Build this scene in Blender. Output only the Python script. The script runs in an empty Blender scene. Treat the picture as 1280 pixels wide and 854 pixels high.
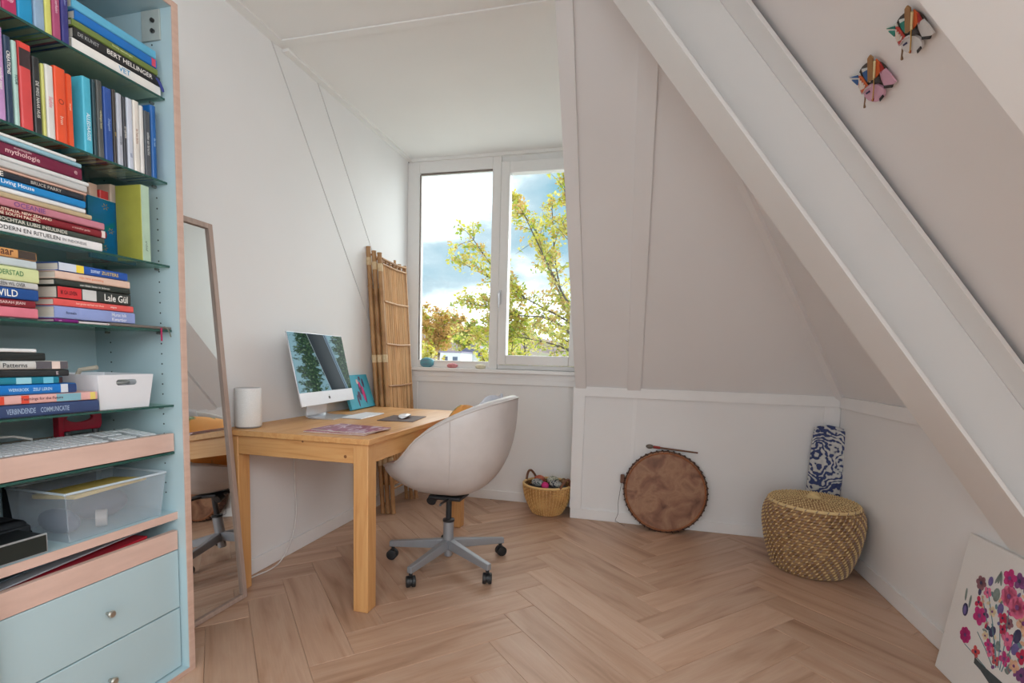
import bpy, bmesh, math, random
from mathutils import Vector, Matrix, noise as mnoise
sc = bpy.context.scene
COL = sc.collection
rnd = random.Random(7)
PI = math.pi

# ------------------------------------------------------------------ camera
F_PX, CX, CY = 623.408, 640.0, 502.256            # focal length and principal point, in 1280x854 pixels
YAW, PITCH, ROLL = -0.245554, -0.0841895, -0.0273801
CAM = Vector((0.0, 0.0, 1.06))
_f = Vector((math.sin(YAW) * math.cos(PITCH), math.cos(YAW) * math.cos(PITCH), math.sin(PITCH)))
_r0 = Vector((math.cos(YAW), -math.sin(YAW), 0))
_d0 = _f.cross(_r0)
_r = _r0 * math.cos(ROLL) + _d0 * math.sin(ROLL)
_d = _d0 * math.cos(ROLL) - _r0 * math.sin(ROLL)
cam_data = bpy.data.cameras.new('camera')
cam_data.sensor_width = 36.0
cam_data.lens = F_PX / 1280 * 36
cam_data.shift_y = (CY - 427) / 1280
cam_data.clip_start = 0.02
cam_data.clip_end = 2000
cam = bpy.data.objects.new('camera', cam_data)
COL.objects.link(cam)
cam.matrix_world = Matrix(((_r.x, -_d.x, -_f.x, CAM.x), (_r.y, -_d.y, -_f.y, CAM.y), (_r.z, -_d.z, -_f.z, CAM.z), (0, 0, 0, 1)))
sc.camera = cam

def ray(u, v):
    return _r * ((u - CX) / F_PX) + _d * ((v - CY) / F_PX) + _f
def at_x(x, u, v):
    d = ray(u, v); return CAM + d * ((x - CAM.x) / d.x)
def at_y(y, u, v):
    d = ray(u, v); return CAM + d * ((y - CAM.y) / d.y)
def at_z(z, u, v):
    d = ray(u, v); return CAM + d * ((z - CAM.z) / d.z)

# ------------------------------------------------------------------ view, sky, sun, daylight
sc.view_settings.view_transform = 'Standard'
sc.view_settings.look = 'None'
sc.view_settings.gamma = 1.0
sc.view_settings.exposure = 0.08
sc.view_settings.use_curve_mapping = False
sc.cycles.use_denoising = True
sc.cycles.max_bounces = 14
sc.cycles.diffuse_bounces = 8
sc.cycles.glossy_bounces = 6
sc.cycles.transmission_bounces = 10
sc.cycles.transparent_max_bounces = 24
sc.cycles.sample_clamp_indirect = 6.0
sc.cycles.caustics_reflective = False
sc.cycles.caustics_refractive = False

SKY = 1.42          # strength of the sky
CLOUD = 1.95        # how much brighter the clouds are
SUN = 7.6          # sun on the garden
BACK_FILL = 13.0    # fill light from the added gable window behind the camera (watts)
ROOF_DAY = 42.0    # daylight through the roof window in the right slope (watts)

def lin(c):
    return tuple(((x / 255) / 12.92 if x / 255 <= 0.04045 else (((x / 255) + 0.055) / 1.055) ** 2.4) for x in c)
def rgba(c):
    return (*lin(c), 1.0)

world = bpy.data.worlds.new('sky'); sc.world = world
world.use_nodes = True
nt = world.node_tree; nt.nodes.clear()
_n = nt.nodes.new
w_out = _n('ShaderNodeOutputWorld'); w_bg = _n('ShaderNodeBackground')
w_tc = _n('ShaderNodeTexCoord'); w_map = _n('ShaderNodeMapping'); w_no = _n('ShaderNodeTexNoise')
w_ramp = _n('ShaderNodeValToRGB')
w_map.inputs['Scale'].default_value = (1.0, 1.0, 2.2)
w_map.inputs['Location'].default_value = (5.2, 0.3, 1.7)
w_no.inputs['Scale'].default_value = 2.3; w_no.inputs['Detail'].default_value = 7; w_no.inputs['Roughness'].default_value = 0.52
w_ramp.color_ramp.elements[0].position = 0.40; w_ramp.color_ramp.elements[0].color = rgba((126, 174, 194))
w_ramp.color_ramp.elements[1].position = 0.60; w_ramp.color_ramp.elements[1].color = rgba((238, 243, 247))
_e = w_ramp.color_ramp.elements.new(0.48); _e.color = rgba((176, 200, 212))
nt.links.new(w_tc.outputs['Generated'], w_map.inputs['Vector'])
nt.links.new(w_map.outputs['Vector'], w_no.inputs['Vector'])
nt.links.new(w_no.outputs['Fac'], w_ramp.inputs['Fac'])
nt.links.new(w_ramp.outputs['Color'], w_bg.inputs['Color'])
w_mr = _n('ShaderNodeMapRange')                      # sunlit clouds are brighter than the blue between them
w_mr.inputs['From Min'].default_value = 0.50; w_mr.inputs['From Max'].default_value = 0.62
w_mr.inputs['To Min'].default_value = SKY; w_mr.inputs['To Max'].default_value = SKY * CLOUD
nt.links.new(w_no.outputs['Fac'], w_mr.inputs['Value']); nt.links.new(w_mr.outputs['Result'], w_bg.inputs['Strength'])
nt.links.new(w_bg.outputs['Background'], w_out.inputs['Surface'])

def add_light(name, kind, loc, direction, energy, color=(1, 1, 1), **kw):
    l = bpy.data.lights.new(name, kind); l.energy = energy; l.color = color
    for k, v in kw.items(): setattr(l, k, v)
    o = bpy.data.objects.new(name, l); COL.objects.link(o)
    o.location = loc
    o.rotation_euler = Vector(direction).to_track_quat('-Z', 'Y').to_euler()
    return o
# hazy sun behind thin cloud on the window side: very soft edged light through the window
add_light('sun', 'SUN', (6, 14, 12), (-0.14, -0.80, -0.58), SUN, (1.0, 0.975, 0.94), angle=1.7)
# daylight coming in through the roof window in the right slope, beside and behind the camera
add_light('roof_window_daylight', 'AREA', (0.595, -0.45, 1.76), (-0.81, 0.0, -0.585), ROOF_DAY, (0.93, 0.965, 1.0), shape='RECTANGLE', size=1.5, size_y=1.1)

# added fill light, set in a made-up gable window behind the camera
add_light('gable_fill_light', 'AREA', (-0.35, -1.60, 1.16), (0.0, 1, 0.0), BACK_FILL, (0.93, 0.965, 1.0), shape='RECTANGLE', size=1.6, size_y=1.96)

# ------------------------------------------------------------------ materials (all procedural)
MATS = {}
def _new(name):
    m = bpy.data.materials.new(name); m.use_nodes = True
    t = m.node_tree; b = t.nodes['Principled BSDF']
    return m, t, b
def mat(name, c, rough=0.55, metal=0.0, var=0.05, scale=30.0, bump=0.0, coat=0.0, sheen=0.0, stretch=(1, 1, 1)):
    """plain coloured surface with a little procedural mottling"""
    key = (name,)
    if key in MATS: return MATS[key]
    m, t, b = _new(name)
    tc = t.nodes.new('ShaderNodeTexCoord'); mp = t.nodes.new('ShaderNodeMapping'); no = t.nodes.new('ShaderNodeTexNoise')
    mp.inputs['Scale'].default_value = stretch
    no.inputs['Scale'].default_value = scale; no.inputs['Detail'].default_value = 4
    rp = t.nodes.new('ShaderNodeValToRGB')
    l = lin(c)
    rp.color_ramp.elements[0].position = 0.3; rp.color_ramp.elements[1].position = 0.7
    rp.color_ramp.elements[0].color = (*[max(0, x * (1 - var)) for x in l], 1)
    rp.color_ramp.elements[1].color = (*[min(1, x * (1 + var)) for x in l], 1)
    t.links.new(tc.outputs['Object'], mp.inputs['Vector']); t.links.new(mp.outputs['Vector'], no.inputs['Vector'])
    t.links.new(no.outputs['Fac'], rp.inputs['Fac']); t.links.new(rp.outputs['Color'], b.inputs['Base Color'])
    b.inputs['Roughness'].default_value = rough; b.inputs['Metallic'].default_value = metal
    if coat: b.inputs['Coat Weight'].default_value = coat
    if sheen: b.inputs['Sheen Weight'].default_value = sheen
    if bump:
        bp = t.nodes.new('ShaderNodeBump'); bp.inputs['Strength'].default_value = bump; bp.inputs['Distance'].default_value = 0.002
        t.links.new(no.outputs['Fac'], bp.inputs['Height']); t.links.new(bp.outputs['Normal'], b.inputs['Normal'])
    MATS[key] = m
    return m
def ramp_mat(name, stops, scale=8.0, stretch=(1, 1, 1), rough=0.5, distort=0.0, detail=5, bump=0.0, coords='Object', rand=0.0, kind='noise', metal=0.0, fine=None):
    """noise / voronoi / wave driven colour ramp; rand adds a per-object shift"""
    key = (name,)
    if key in MATS: return MATS[key]
    m, t, b = _new(name)
    tc = t.nodes.new('ShaderNodeTexCoord'); mp = t.nodes.new('ShaderNodeMapping')
    mp.inputs['Scale'].default_value = stretch
    src = tc.outputs[coords]
    oi = None
    if rand:
        oi = t.nodes.new('ShaderNodeObjectInfo'); ad = t.nodes.new('ShaderNodeVectorMath'); ad.operation = 'ADD'
        cb = t.nodes.new('ShaderNodeMath'); cb.operation = 'MULTIPLY'; cb.inputs[1].default_value = 37.0
        t.links.new(oi.outputs['Random'], cb.inputs[0]); t.links.new(src, ad.inputs[0]); t.links.new(cb.outputs[0], ad.inputs[1])
        src = ad.outputs[0]
    t.links.new(src, mp.inputs['Vector'])
    if kind == 'noise':
        no = t.nodes.new('ShaderNodeTexNoise'); no.inputs['Detail'].default_value = detail; no.inputs['Distortion'].default_value = distort; out = no.outputs['Fac']
    elif kind == 'voronoi':
        no = t.nodes.new('ShaderNodeTexVoronoi'); out = no.outputs['Distance']
    elif kind == 'cells':
        no = t.nodes.new('ShaderNodeTexVoronoi'); sp = t.nodes.new('ShaderNodeSeparateColor'); t.links.new(no.outputs['Color'], sp.inputs[0]); out = sp.outputs[0]
    else:
        no = t.nodes.new('ShaderNodeTexWave'); no.inputs['Distortion'].default_value = distort; no.inputs['Detail'].default_value = detail; out = no.outputs['Fac']
    no.inputs['Scale'].default_value = scale
    t.links.new(mp.outputs['Vector'], no.inputs['Vector'])
    rp = t.nodes.new('ShaderNodeValToRGB'); els = rp.color_ramp.elements
    while len(els) < len(stops): els.new(0.5)
    for e, (p, c) in zip(els, stops): e.position = p; e.color = rgba(c)
    if kind == 'cells': rp.color_ramp.interpolation = 'CONSTANT'
    t.links.new(out, rp.inputs['Fac'])
    col = rp.outputs['Color']
    if fine:
        n2 = t.nodes.new('ShaderNodeTexNoise'); m2 = t.nodes.new('ShaderNodeMapping'); m2.inputs['Scale'].default_value = fine[0]
        n2.inputs['Scale'].default_value = fine[1]; n2.inputs['Detail'].default_value = 3
        t.links.new(src, m2.inputs['Vector']); t.links.new(m2.outputs['Vector'], n2.inputs['Vector'])
        mr = t.nodes.new('ShaderNodeMapRange'); mr.inputs['To Min'].default_value = 1 - fine[2]; mr.inputs['To Max'].default_value = 1 + fine[2]
        t.links.new(n2.outputs['Fac'], mr.inputs['Value'])
        mx = t.nodes.new('ShaderNodeVectorMath'); mx.operation = 'SCALE'
        t.links.new(col, mx.inputs[0]); t.links.new(mr.outputs['Result'], mx.inputs['Scale']); col = mx.outputs[0]
    if rand:
        mr = t.nodes.new('ShaderNodeMapRange'); mr.inputs['To Min'].default_value = 1 - rand; mr.inputs['To Max'].default_value = 1 + rand
        t.links.new(oi.outputs['Random'], mr.inputs['Value'])
        mx = t.nodes.new('ShaderNodeVectorMath'); mx.operation = 'SCALE'
        t.links.new(col, mx.inputs[0]); t.links.new(mr.outputs['Result'], mx.inputs['Scale']); col = mx.outputs[0]
    t.links.new(col, b.inputs['Base Color'])
    b.inputs['Roughness'].default_value = rough; b.inputs['Metallic'].default_value = metal
    if bump:
        bp = t.nodes.new('ShaderNodeBump'); bp.inputs['Strength'].default_value = bump; bp.inputs['Distance'].default_value = 0.003
        t.links.new(out, bp.inputs['Height']); t.links.new(bp.outputs['Normal'], b.inputs['Normal'])
    MATS[key] = m
    return m
def glass_mat(name, tint, gloss=0.08, rough=0.02, fmax=0.45):
    """thin clear pane: mostly transparent, a sheen that grows towards grazing angles"""
    key = (name,)
    if key in MATS: return MATS[key]
    m = bpy.data.materials.new(name); m.use_nodes = True; t = m.node_tree; t.nodes.clear()
    o = t.nodes.new('ShaderNodeOutputMaterial'); mx = t.nodes.new('ShaderNodeMixShader')
    tr = t.nodes.new('ShaderNodeBsdfTransparent'); gl = t.nodes.new('ShaderNodeBsdfGlossy'); lw = t.nodes.new('ShaderNodeLayerWeight')
    no = t.nodes.new('ShaderNodeTexNoise'); no.inputs['Scale'].default_value = 6
    mr = t.nodes.new('ShaderNodeMapRange'); mr.inputs['To Min'].default_value = rough; mr.inputs['To Max'].default_value = rough * 1.6
    t.links.new(no.outputs['Fac'], mr.inputs['Value']); t.links.new(mr.outputs['Result'], gl.inputs['Roughness'])
    pw = t.nodes.new('ShaderNodeMath'); pw.operation = 'POWER'; pw.inputs[1].default_value = 5.0
    ma = t.nodes.new('ShaderNodeMapRange'); ma.inputs['To Min'].default_value = gloss; ma.inputs['To Max'].default_value = fmax
    lw.inputs['Blend'].default_value = 0.5
    t.links.new(lw.outputs['Facing'], pw.inputs[0]); t.links.new(pw.outputs[0], ma.inputs['Value'])
    tr.inputs['Color'].default_value = (*lin(tint), 1); gl.inputs['Color'].default_value = (1, 1, 1, 1)
    t.links.new(ma.outputs['Result'], mx.inputs[0]); t.links.new(tr.outputs[0], mx.inputs[1]); t.links.new(gl.outputs[0], mx.inputs[2])
    t.links.new(mx.outputs[0], o.inputs['Surface'])
    MATS[key] = m
    return m

def frosted_mat(name, c, clear=0.78):
    key = (name,)
    if key in MATS: return MATS[key]
    m = bpy.data.materials.new(name); m.use_nodes = True; t = m.node_tree; b = t.nodes['Principled BSDF']; o = t.nodes['Material Output']
    no = t.nodes.new('ShaderNodeTexNoise'); no.inputs['Scale'].default_value = 12
    rp = t.nodes.new('ShaderNodeValToRGB'); l = lin(c); rp.color_ramp.elements[0].color = (*[x * .95 for x in l], 1); rp.color_ramp.elements[1].color = (*l, 1)
    t.links.new(no.outputs['Fac'], rp.inputs['Fac']); t.links.new(rp.outputs['Color'], b.inputs['Base Color'])
    b.inputs['Roughness'].default_value = .25
    tr = t.nodes.new('ShaderNodeBsdfTransparent'); mx = t.nodes.new('ShaderNodeMixShader'); mx.inputs[0].default_value = clear
    t.links.new(b.outputs[0], mx.inputs[1]); t.links.new(tr.outputs[0], mx.inputs[2]); t.links.new(mx.outputs[0], o.inputs['Surface'])
    MATS[key] = m
    return m

M_WALL = mat('white_paint', (234, 234, 234), 0.62, var=0.012, scale=3, bump=0.0)
M_TRIM = mat('white_trim_paint', (237, 237, 237), 0.45, var=0.012, scale=6)
M_ROOF = mat('white_board_paint', (232, 231, 231), 0.6, var=0.012, scale=2.5)
M_CEIL = mat('ceiling_paint', (237, 237, 235), 0.65, var=0.012, scale=3)
M_STEEL = mat('white_steel_paint', (231, 231, 230), 0.42, var=0.01, scale=5)
M_GAP = mat('seam_shadow_filler', (64, 62, 60), 0.8, var=0.1)
M_PVC = mat('white_window_plastic', (232, 231, 230), 0.3, var=0.01)
M_GLASS = glass_mat('window_glass', (247, 250, 250), 0.03)
M_FLOOR = ramp_mat('oak_plank', [(0.22, (148, 112, 88)), (0.45, (185, 150, 125)), (0.62, (195, 163, 140)), (0.85, (175, 137, 111))],
                   scale=1.6, stretch=(1.1, 9, 1), rough=0.40, distort=0.7, detail=7, bump=0.06, rand=0.09, fine=((3, 90, 1), 2.0, 0.10))
M_UNDER = mat('subfloor', (70, 52, 42), 0.9)

# ------------------------------------------------------------------ mesh helpers
class MB:
    def __init__(s): s.v = []; s.f = []
    def add(s, vs, fs):
        o = len(s.v); s.v += [tuple(p) for p in vs]; s.f += [tuple(i + o for i in f) for f in fs]; return s
    def box(s, x0, x1, y0, y1, z0, z1):
        return s.add([(x0, y0, z0), (x1, y0, z0), (x1, y1, z0), (x0, y1, z0), (x0, y0, z1), (x1, y0, z1), (x1, y1, z1), (x0, y1, z1)],
                     [(0, 3, 2, 1), (4, 5, 6, 7), (0, 1, 5, 4), (1, 2, 6, 5), (2, 3, 7, 6), (3, 0, 4, 7)])
    def hexa(s, b, t):
        return s.add(list(b) + list(t), [(3, 2, 1, 0), (4, 5, 6, 7), (0, 1, 5, 4), (1, 2, 6, 5), (2, 3, 7, 6), (3, 0, 4, 7)])
    def prism(s, poly, vec):
        n = len(poly); vec = Vector(vec); P = [Vector(p) for p in poly]
        return s.add(P + [p + vec for p in P], [tuple(range(n))[::-1], tuple(range(n, 2 * n))] + [(i, (i + 1) % n, n + (i + 1) % n, n + i) for i in range(n)])
    def tube(s, pts, r, seg=8, cap=True, closed=False):
        P = [Vector(p) for p in pts]; n = len(P); R = r if isinstance(r, (list, tuple)) else [r] * n
        rings = []; prev = None
        for i, p in enumerate(P):
            if closed: d = P[(i + 1) % n] - P[i - 1]
            else: d = P[min(i + 1, n - 1)] - P[max(i - 1, 0)]
            if d.length < 1e-9: d = Vector((0, 0, 1))
            d.normalize()
            if prev is None: a = d.orthogonal().normalized()
            else:
                a = prev - d * prev.dot(d)
                a = a.normalized() if a.length > 1e-6 else d.orthogonal().normalized()
            prev = a; bb = d.cross(a)
            rings.append([p + (a * math.cos(2 * PI * k / seg) + bb * math.sin(2 * PI * k / seg)) * R[i] for k in range(seg)])
        fs = []
        m = n if closed else n - 1
        for i in range(m):
            j = (i + 1) % n
            for k in range(seg):
                fs.append((i * seg + k, i * seg + (k + 1) % seg, j * seg + (k + 1) % seg, j * seg + k))
        if cap and not closed:
            fs.append(tuple(range(seg))[::-1]); fs.append(tuple((n - 1) * seg + k for k in range(seg)))
        return s.add([p for g in rings for p in g], fs)
    def lathe(s, prof, seg=32, c=(0, 0, 0), cap=True, sx=1.0, sy=1.0):
        vs = []; fs = []; n = len(prof)
        for r, z in prof:
            for k in range(seg):
                a = 2 * PI * k / seg; vs.append((c[0] + r * sx * math.cos(a), c[1] + r * sy * math.sin(a), c[2] + z))
        for i in range(n - 1):
            for k in range(seg): fs.append((i * seg + k, i * seg + (k + 1) % seg, (i + 1) * seg + (k + 1) % seg, (i + 1) * seg + k))
        if cap:
            fs.append(tuple(range(seg))[::-1]); fs.append(tuple((n - 1) * seg + k for k in range(seg)))
        return s.add(vs, fs)
    def grid(s, fn, nu, nv, wrap=False):
        vs = [fn(i / (nu if wrap else nu - 1), j / (nv - 1)) for j in range(nv) for i in range(nu)]; fs = []
        for j in range(nv - 1):
            for i in range(nu if wrap else nu - 1):
                i2 = (i + 1) % nu; fs.append((j * nu + i, j * nu + i2, (j + 1) * nu + i2, (j + 1) * nu + i))
        return s.add(vs, fs)
    def ball(s, c, rx, ry, rz, nu=16, nv=10):
        c = Vector(c)
        vs = [c + Vector((0, 0, -rz))]
        for j in range(1, nv):
            t = -PI / 2 + PI * j / nv
            for i in range(nu):
                a = 2 * PI * i / nu; vs.append(c + Vector((rx * math.cos(t) * math.cos(a), ry * math.cos(t) * math.sin(a), rz * math.sin(t))))
        vs.append(c + Vector((0, 0, rz))); L = len(vs) - 1; fs = []
        for i in range(nu):
            fs.append((0, 1 + (i + 1) % nu, 1 + i)); fs.append((L, L - nu + i, L - nu + (i + 1) % nu))
        for j in range(nv - 2):
            for i in range(nu):
                a = 1 + j * nu + i; b = 1 + j * nu + (i + 1) % nu; fs.append((a, b, b + nu, a + nu))
        return s.add(vs, fs)
    def xf(s, M):
        s.v = [tuple(M @ Vector(p)) for p in s.v]; return s
    def mesh(s, name):
        me = bpy.data.meshes.new(name); me.from_pydata(s.v, [], s.f)
        bm = bmesh.new(); bm.from_mesh(me); bmesh.ops.recalc_face_normals(bm, faces=bm.faces); bm.to_mesh(me); bm.free()
        return me
    def build(s, name, m, parent=None, smooth=False, bevel=0.0, seg=2, loc=None, angle=35):
        me = s.mesh(name); me.materials.append(m)
        return put(name, me, parent, smooth, bevel, seg, loc, angle)
def put(name, me, parent=None, smooth=False, bevel=0.0, seg=2, loc=None, angle=35):
    o = bpy.data.objects.new(name, me); COL.objects.link(o)
    if parent is not None: o.parent = parent
    if loc is not None: o.location = loc
    if bevel:
        b = o.modifiers.new('bevel', 'BEVEL'); b.width = bevel; b.segments = seg; b.limit_method = 'ANGLE'; b.angle_limit = math.radians(40)
    if smooth or bevel:
        for p in me.polygons: p.use_smooth = True
        me.set_sharp_from_angle(angle=math.radians(angle if not bevel else 50))
    return o
def tag(o, label=None, cat=None, group=None, kind=None):
    if label: o['label'] = label
    if cat: o['category'] = cat
    if group: o['group'] = group
    if kind: o['kind'] = kind
    return o
def thing(name, label, cat, loc=(0, 0, 0), rotz=0.0, group=None):
    o = bpy.data.objects.new(name, None); COL.objects.link(o); o.location = loc; o.rotation_euler = (0, 0, rotz)
    o.empty_display_size = 0.05
    return tag(o, label, cat, group)
def struct(name, mb, m, parent=None, **kw):
    o = mb.build(name, m, parent, **kw)
    if parent is None: o['kind'] = 'structure'
    return o
def copy_tree(o, parent=None):
    c = o.copy(); COL.objects.link(c)
    if parent is not None: c.parent = parent
    for ch in list(o.children): copy_tree(ch, c)
    return c
_text_cache = {}
def text_mesh(s, extrude=0.0):
    if (s, extrude) in _text_cache: return _text_cache[(s, extrude)]
    cu = bpy.data.curves.new('lettering', 'FONT'); cu.body = s; cu.size = 1.0; cu.align_x = 'CENTER'; cu.align_y = 'CENTER'; cu.resolution_u = 2
    cu.offset = 0.012
    ob = bpy.data.objects.new('lettering', cu); COL.objects.link(ob)
    dg = bpy.context.evaluated_depsgraph_get(); dg.update()
    me = bpy.data.meshes.new_from_object(ob.evaluated_get(dg))
    bpy.data.objects.remove(ob); bpy.data.curves.remove(cu)
    xs = [v.co.x for v in me.vertices] or [0]; ys = [v.co.y for v in me.vertices] or [0]
    cx = (min(xs) + max(xs)) / 2; cy = (min(ys) + max(ys)) / 2
    for v in me.vertices: v.co.x -= cx; v.co.y -= cy
    _text_cache[(s, extrude)] = (me, max(xs) - min(xs), max(ys) - min(ys))
    return _text_cache[(s, extrude)]
def lettering(name, s, m, parent, origin, right, up, height, max_w=None):
    """flat lettering; right/up are unit vectors, height is the cap height"""
    me, w, h = text_mesh(s)
    k = height / max(h, 1e-6)
    kx = k if max_w is None or w * k <= max_w else max_w / w
    right = Vector(right); up = Vector(up); origin = Vector(origin)
    m2 = bpy.data.meshes.new(name)
    m2.from_pydata([origin + right * (v.co.x * kx) + up * (v.co.y * k) for v in me.vertices], [], [tuple(p.vertices) for p in me.polygons])
    m2.materials.append(m)
    return put(name, m2, parent)
# ------------------------------------------------------------------ the room
XL, XR, YW, YK, YB, HC, HK = -1.752, 1.173, 3.575, 3.324, -1.62, 2.535, 0.894
XD = -0.392                       # side of the dormer recess
KS = 1.385                        # roof pitch (rise over run)
Y_TOP = YK - (HC - HK) / KS       # where the end slope meets the ceiling
X_TOP = XR - (HC - HK) / KS       # where the right slope meets the ceiling
N_R = Vector((KS, 0, 1)).normalized()      # outward normal of right slope
N_B = Vector((0, KS, 1)).normalized()

# floor and its herringbone planks
floor = struct('floor', MB().box(XL - 0.1, XR + 0.1, YB - 0.1, YW + 0.1, -0.12, -0.0125), M_UNDER)
W_P, N_P = 0.1525, 5; L_P = W_P * N_P
def clip(poly, a, b, c):          # keep a*x+b*y<=c
    out = []
    for i in range(len(poly)):
        p, q = poly[i], poly[(i + 1) % len(poly)]
        dp = a * p[0] + b * p[1] - c; dq = a * q[0] + b * q[1] - c
        if dp <= 0: out.append(p)
        if (dp < 0) != (dq < 0):
            t = dp / (dp - dq); out.append((p[0] + (q[0] - p[0]) * t, p[1] + (q[1] - p[1]) * t))
    return out
def plank_mesh(poly):
    n = len(poly); cx = sum(p[0] for p in poly) / n; cy = sum(p[1] for p in poly) / n
    def ins(d): # move edges inwards
        res = []
        for i in range(n):
            p0, p1, p2 = Vector((*poly[i - 1], 0)), Vector((*poly[i], 0)), Vector((*poly[(i + 1) % n], 0))
            e1 = (p1 - p0).normalized(); e2 = (p2 - p1).normalized()
            n1 = Vector((-e1.y, e1.x, 0)); n2 = Vector((-e2.y, e2.x, 0)); b = n1 + n2
            if b.length < 1e-6: b = n1
            b = b / max(0.3, (1 + n1.dot(n2)))
            res.append((p1.x + b.x * d, p1.y + b.y * d))
        return res
    a = ins(0.0004); b = ins(0.0022)
    me = bpy.data.meshes.new('plank')
    vs = [(x, y, -0.0125) for x, y in a] + [(x, y, -0.0012) for x, y in a] + [(x, y, 0.0) for x, y in b]
    fs = [tuple(range(2 * n, 3 * n))]
    for k in (0, n):
        fs += [(k + i, k + (i + 1) % n, k + n + (i + 1) % n, k + n + i) for i in range(n)]
    me.from_pydata(vs, [], fs); me.materials.append(M_FLOOR); return me
_full = None
S2 = math.sqrt(0.5)
for jj in range(-45, 45):
    for base in range(-6, 7):
        for orient in (0, 1):
            # row jj along u starts at column jj + 2n*base ; columns interleave
            if orient == 0:
                u0 = 1.325 + W_P * (jj + 2 * N_P * base); v0 = 1.115 + W_P * jj
                cu, cv, ang = u0 + L_P / 2, v0 + W_P / 2, PI / 4
            else:
                u0 = 1.325 + W_P * jj; v0 = 1.115 + W_P * (jj - 2 * N_P + 1 + 2 * N_P * base)
                cu, cv, ang = u0 + W_P / 2, v0 + L_P / 2, -PI / 4
            x = (cu - cv) * S2; y = (cu + cv) * S2
            if x < XL - 0.5 or x > XR + 0.5 or y < YB - 0.5 or y > YW + 0.5: continue
            ca, sa = math.cos(ang), math.sin(ang)
            # orient 0 runs along +u (45 deg); orient 1 along -v direction (-45 deg)
            poly = [(-L_P / 2, -W_P / 2), (L_P / 2, -W_P / 2), (L_P / 2, W_P / 2), (-L_P / 2, W_P / 2)]
            q = poly
            for (a, b, c) in ((-1, 0, -XL), (1, 0, XR), (0, -1, -YB), (0, 1, YW)):
                q = clip(q, a * ca + b * sa, -a * sa + b * ca, c - a * x - b * y)
                if len(q) < 3: break
            if len(q) < 3: continue
            ar = abs(sum(q[i][0] * q[(i + 1) % len(q)][1] - q[(i + 1) % len(q)][0] * q[i][1] for i in range(len(q)))) / 2
            if ar < 0.0006: continue
            if q == poly:
                if _full is None: _full = plank_mesh(poly)
                me = _full
            else: me = plank_mesh(q)
            o = put('plank', me, floor, loc=(x, y, 0)); o.rotation_euler = (0, 0, ang)

# ceiling (flat strip along the left wall, continuing over the dormer)
struct('ceiling', MB().box(XL - 0.1, X_TOP + 0.02, YB - 0.1, Y_TOP, HC, HC + 0.08).box(XL - 0.1, XD, Y_TOP, YW + 0.15, HC, HC + 0.08), M_CEIL)
# left wall in three boards parted by the old roof line
def lw_poly(pts): return [(XL, y, z) for y, z in pts]
d1 = lambda z: YK - (z - HK) / KS - 0.012
d2 = lambda z: 2.478 + (2.53 - z) / 1.34
g = 0.011
wl = struct('wall_left', MB().box(XL - 0.12, XL - 0.012, YB - 0.1, YW + 0.15, -0.02, HC + 0.02), M_GAP)
MB().prism(lw_poly([(YB, 0), (d1(HK) - g, 0), (d1(HK) - g, HK), (d1(HC) - g, HC), (YB, HC)]), (-0.012, 0, 0)).build('wall_board', M_WALL, wl)
zc = 2.53 - (YW - 2.478) * 1.34
MB().prism(lw_poly([(d1(HK), 0), (YW, 0), (YW, zc - g * 1.3), (d2(HC) - g, HC), (d1(HC), HC), (d1(HK), HK)]), (-0.012, 0, 0)).build('wall_board', M_WALL, wl)
MB().prism(lw_poly([(YW, zc), (YW, HC), (d2(HC), HC)]), (-0.012, 0, 0)).build('wall_board', M_WALL, wl)
struct('baseboard_left', MB().box(XL, XL + 0.012, YB, YW, 0, 0.075), M_TRIM, bevel=0.003)
# back wall behind the camera
struct('wall_back', MB().box(XL, XR + 0.1, YB - 0.12, YB, 0, 0.12).box(XL, -1.2, YB - 0.12, YB, 0.12, 2.2).box(0.5, XR + 0.1, YB - 0.12, YB, 0.12, 2.2).box(XL, XR + 0.1, YB - 0.12, YB, 2.2, HC), M_WALL)
struct('added_gable_window', MB().box(-1.2, -1.14, YB - 0.1, YB - 0.03, 0.12, 2.2).box(0.44, 0.5, YB - 0.1, YB - 0.03, 0.12, 2.2).box(-1.14, 0.44, YB - 0.1, YB - 0.03, 0.12, 0.18).box(-1.14, 0.44, YB - 0.1, YB - 0.03, 2.14, 2.2).box(-0.38, -0.32, YB - 0.1, YB - 0.03, 0.18, 2.14), M_PVC, bevel=0.004)  # unseen gable window, added to hold the fill light
# right knee wall and right roof slope
struct('wall_right', MB().box(XR, XR + 0.1, YB - 0.1, YW + 0.1, 0, HK), M_WALL)
struct('baseboard_right', MB().box(XR - 0.012, XR, YB, YK, 0, 0.075), M_TRIM, bevel=0.003)
def on_r(y, z): return Vector((XR - (z - HK) / KS, y, z))
RW0, RW1, RWa, RWb = -1.22, 0.32, 1.28, 2.24      # opening of the roof window (y range, z range)
sl = MB().prism([on_r(RW1, HK), on_r(YK, HK), on_r(Y_TOP, HC), on_r(RW1, HC)], N_R * 0.06)
sl.prism([on_r(YB, HK), on_r(RW0, HK), on_r(RW0, HC), on_r(YB, HC)], N_R * 0.06)
sl.prism([on_r(RW0, HK), on_r(RW1, HK), on_r(RW1, RWa), on_r(RW0, RWa)], N_R * 0.06)
sl.prism([on_r(RW0, RWb), on_r(RW1, RWb), on_r(RW1, HC), on_r(RW0, HC)], N_R * 0.06)
struct('wall_right_slope', sl, M_ROOF)
rw = MB()
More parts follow.
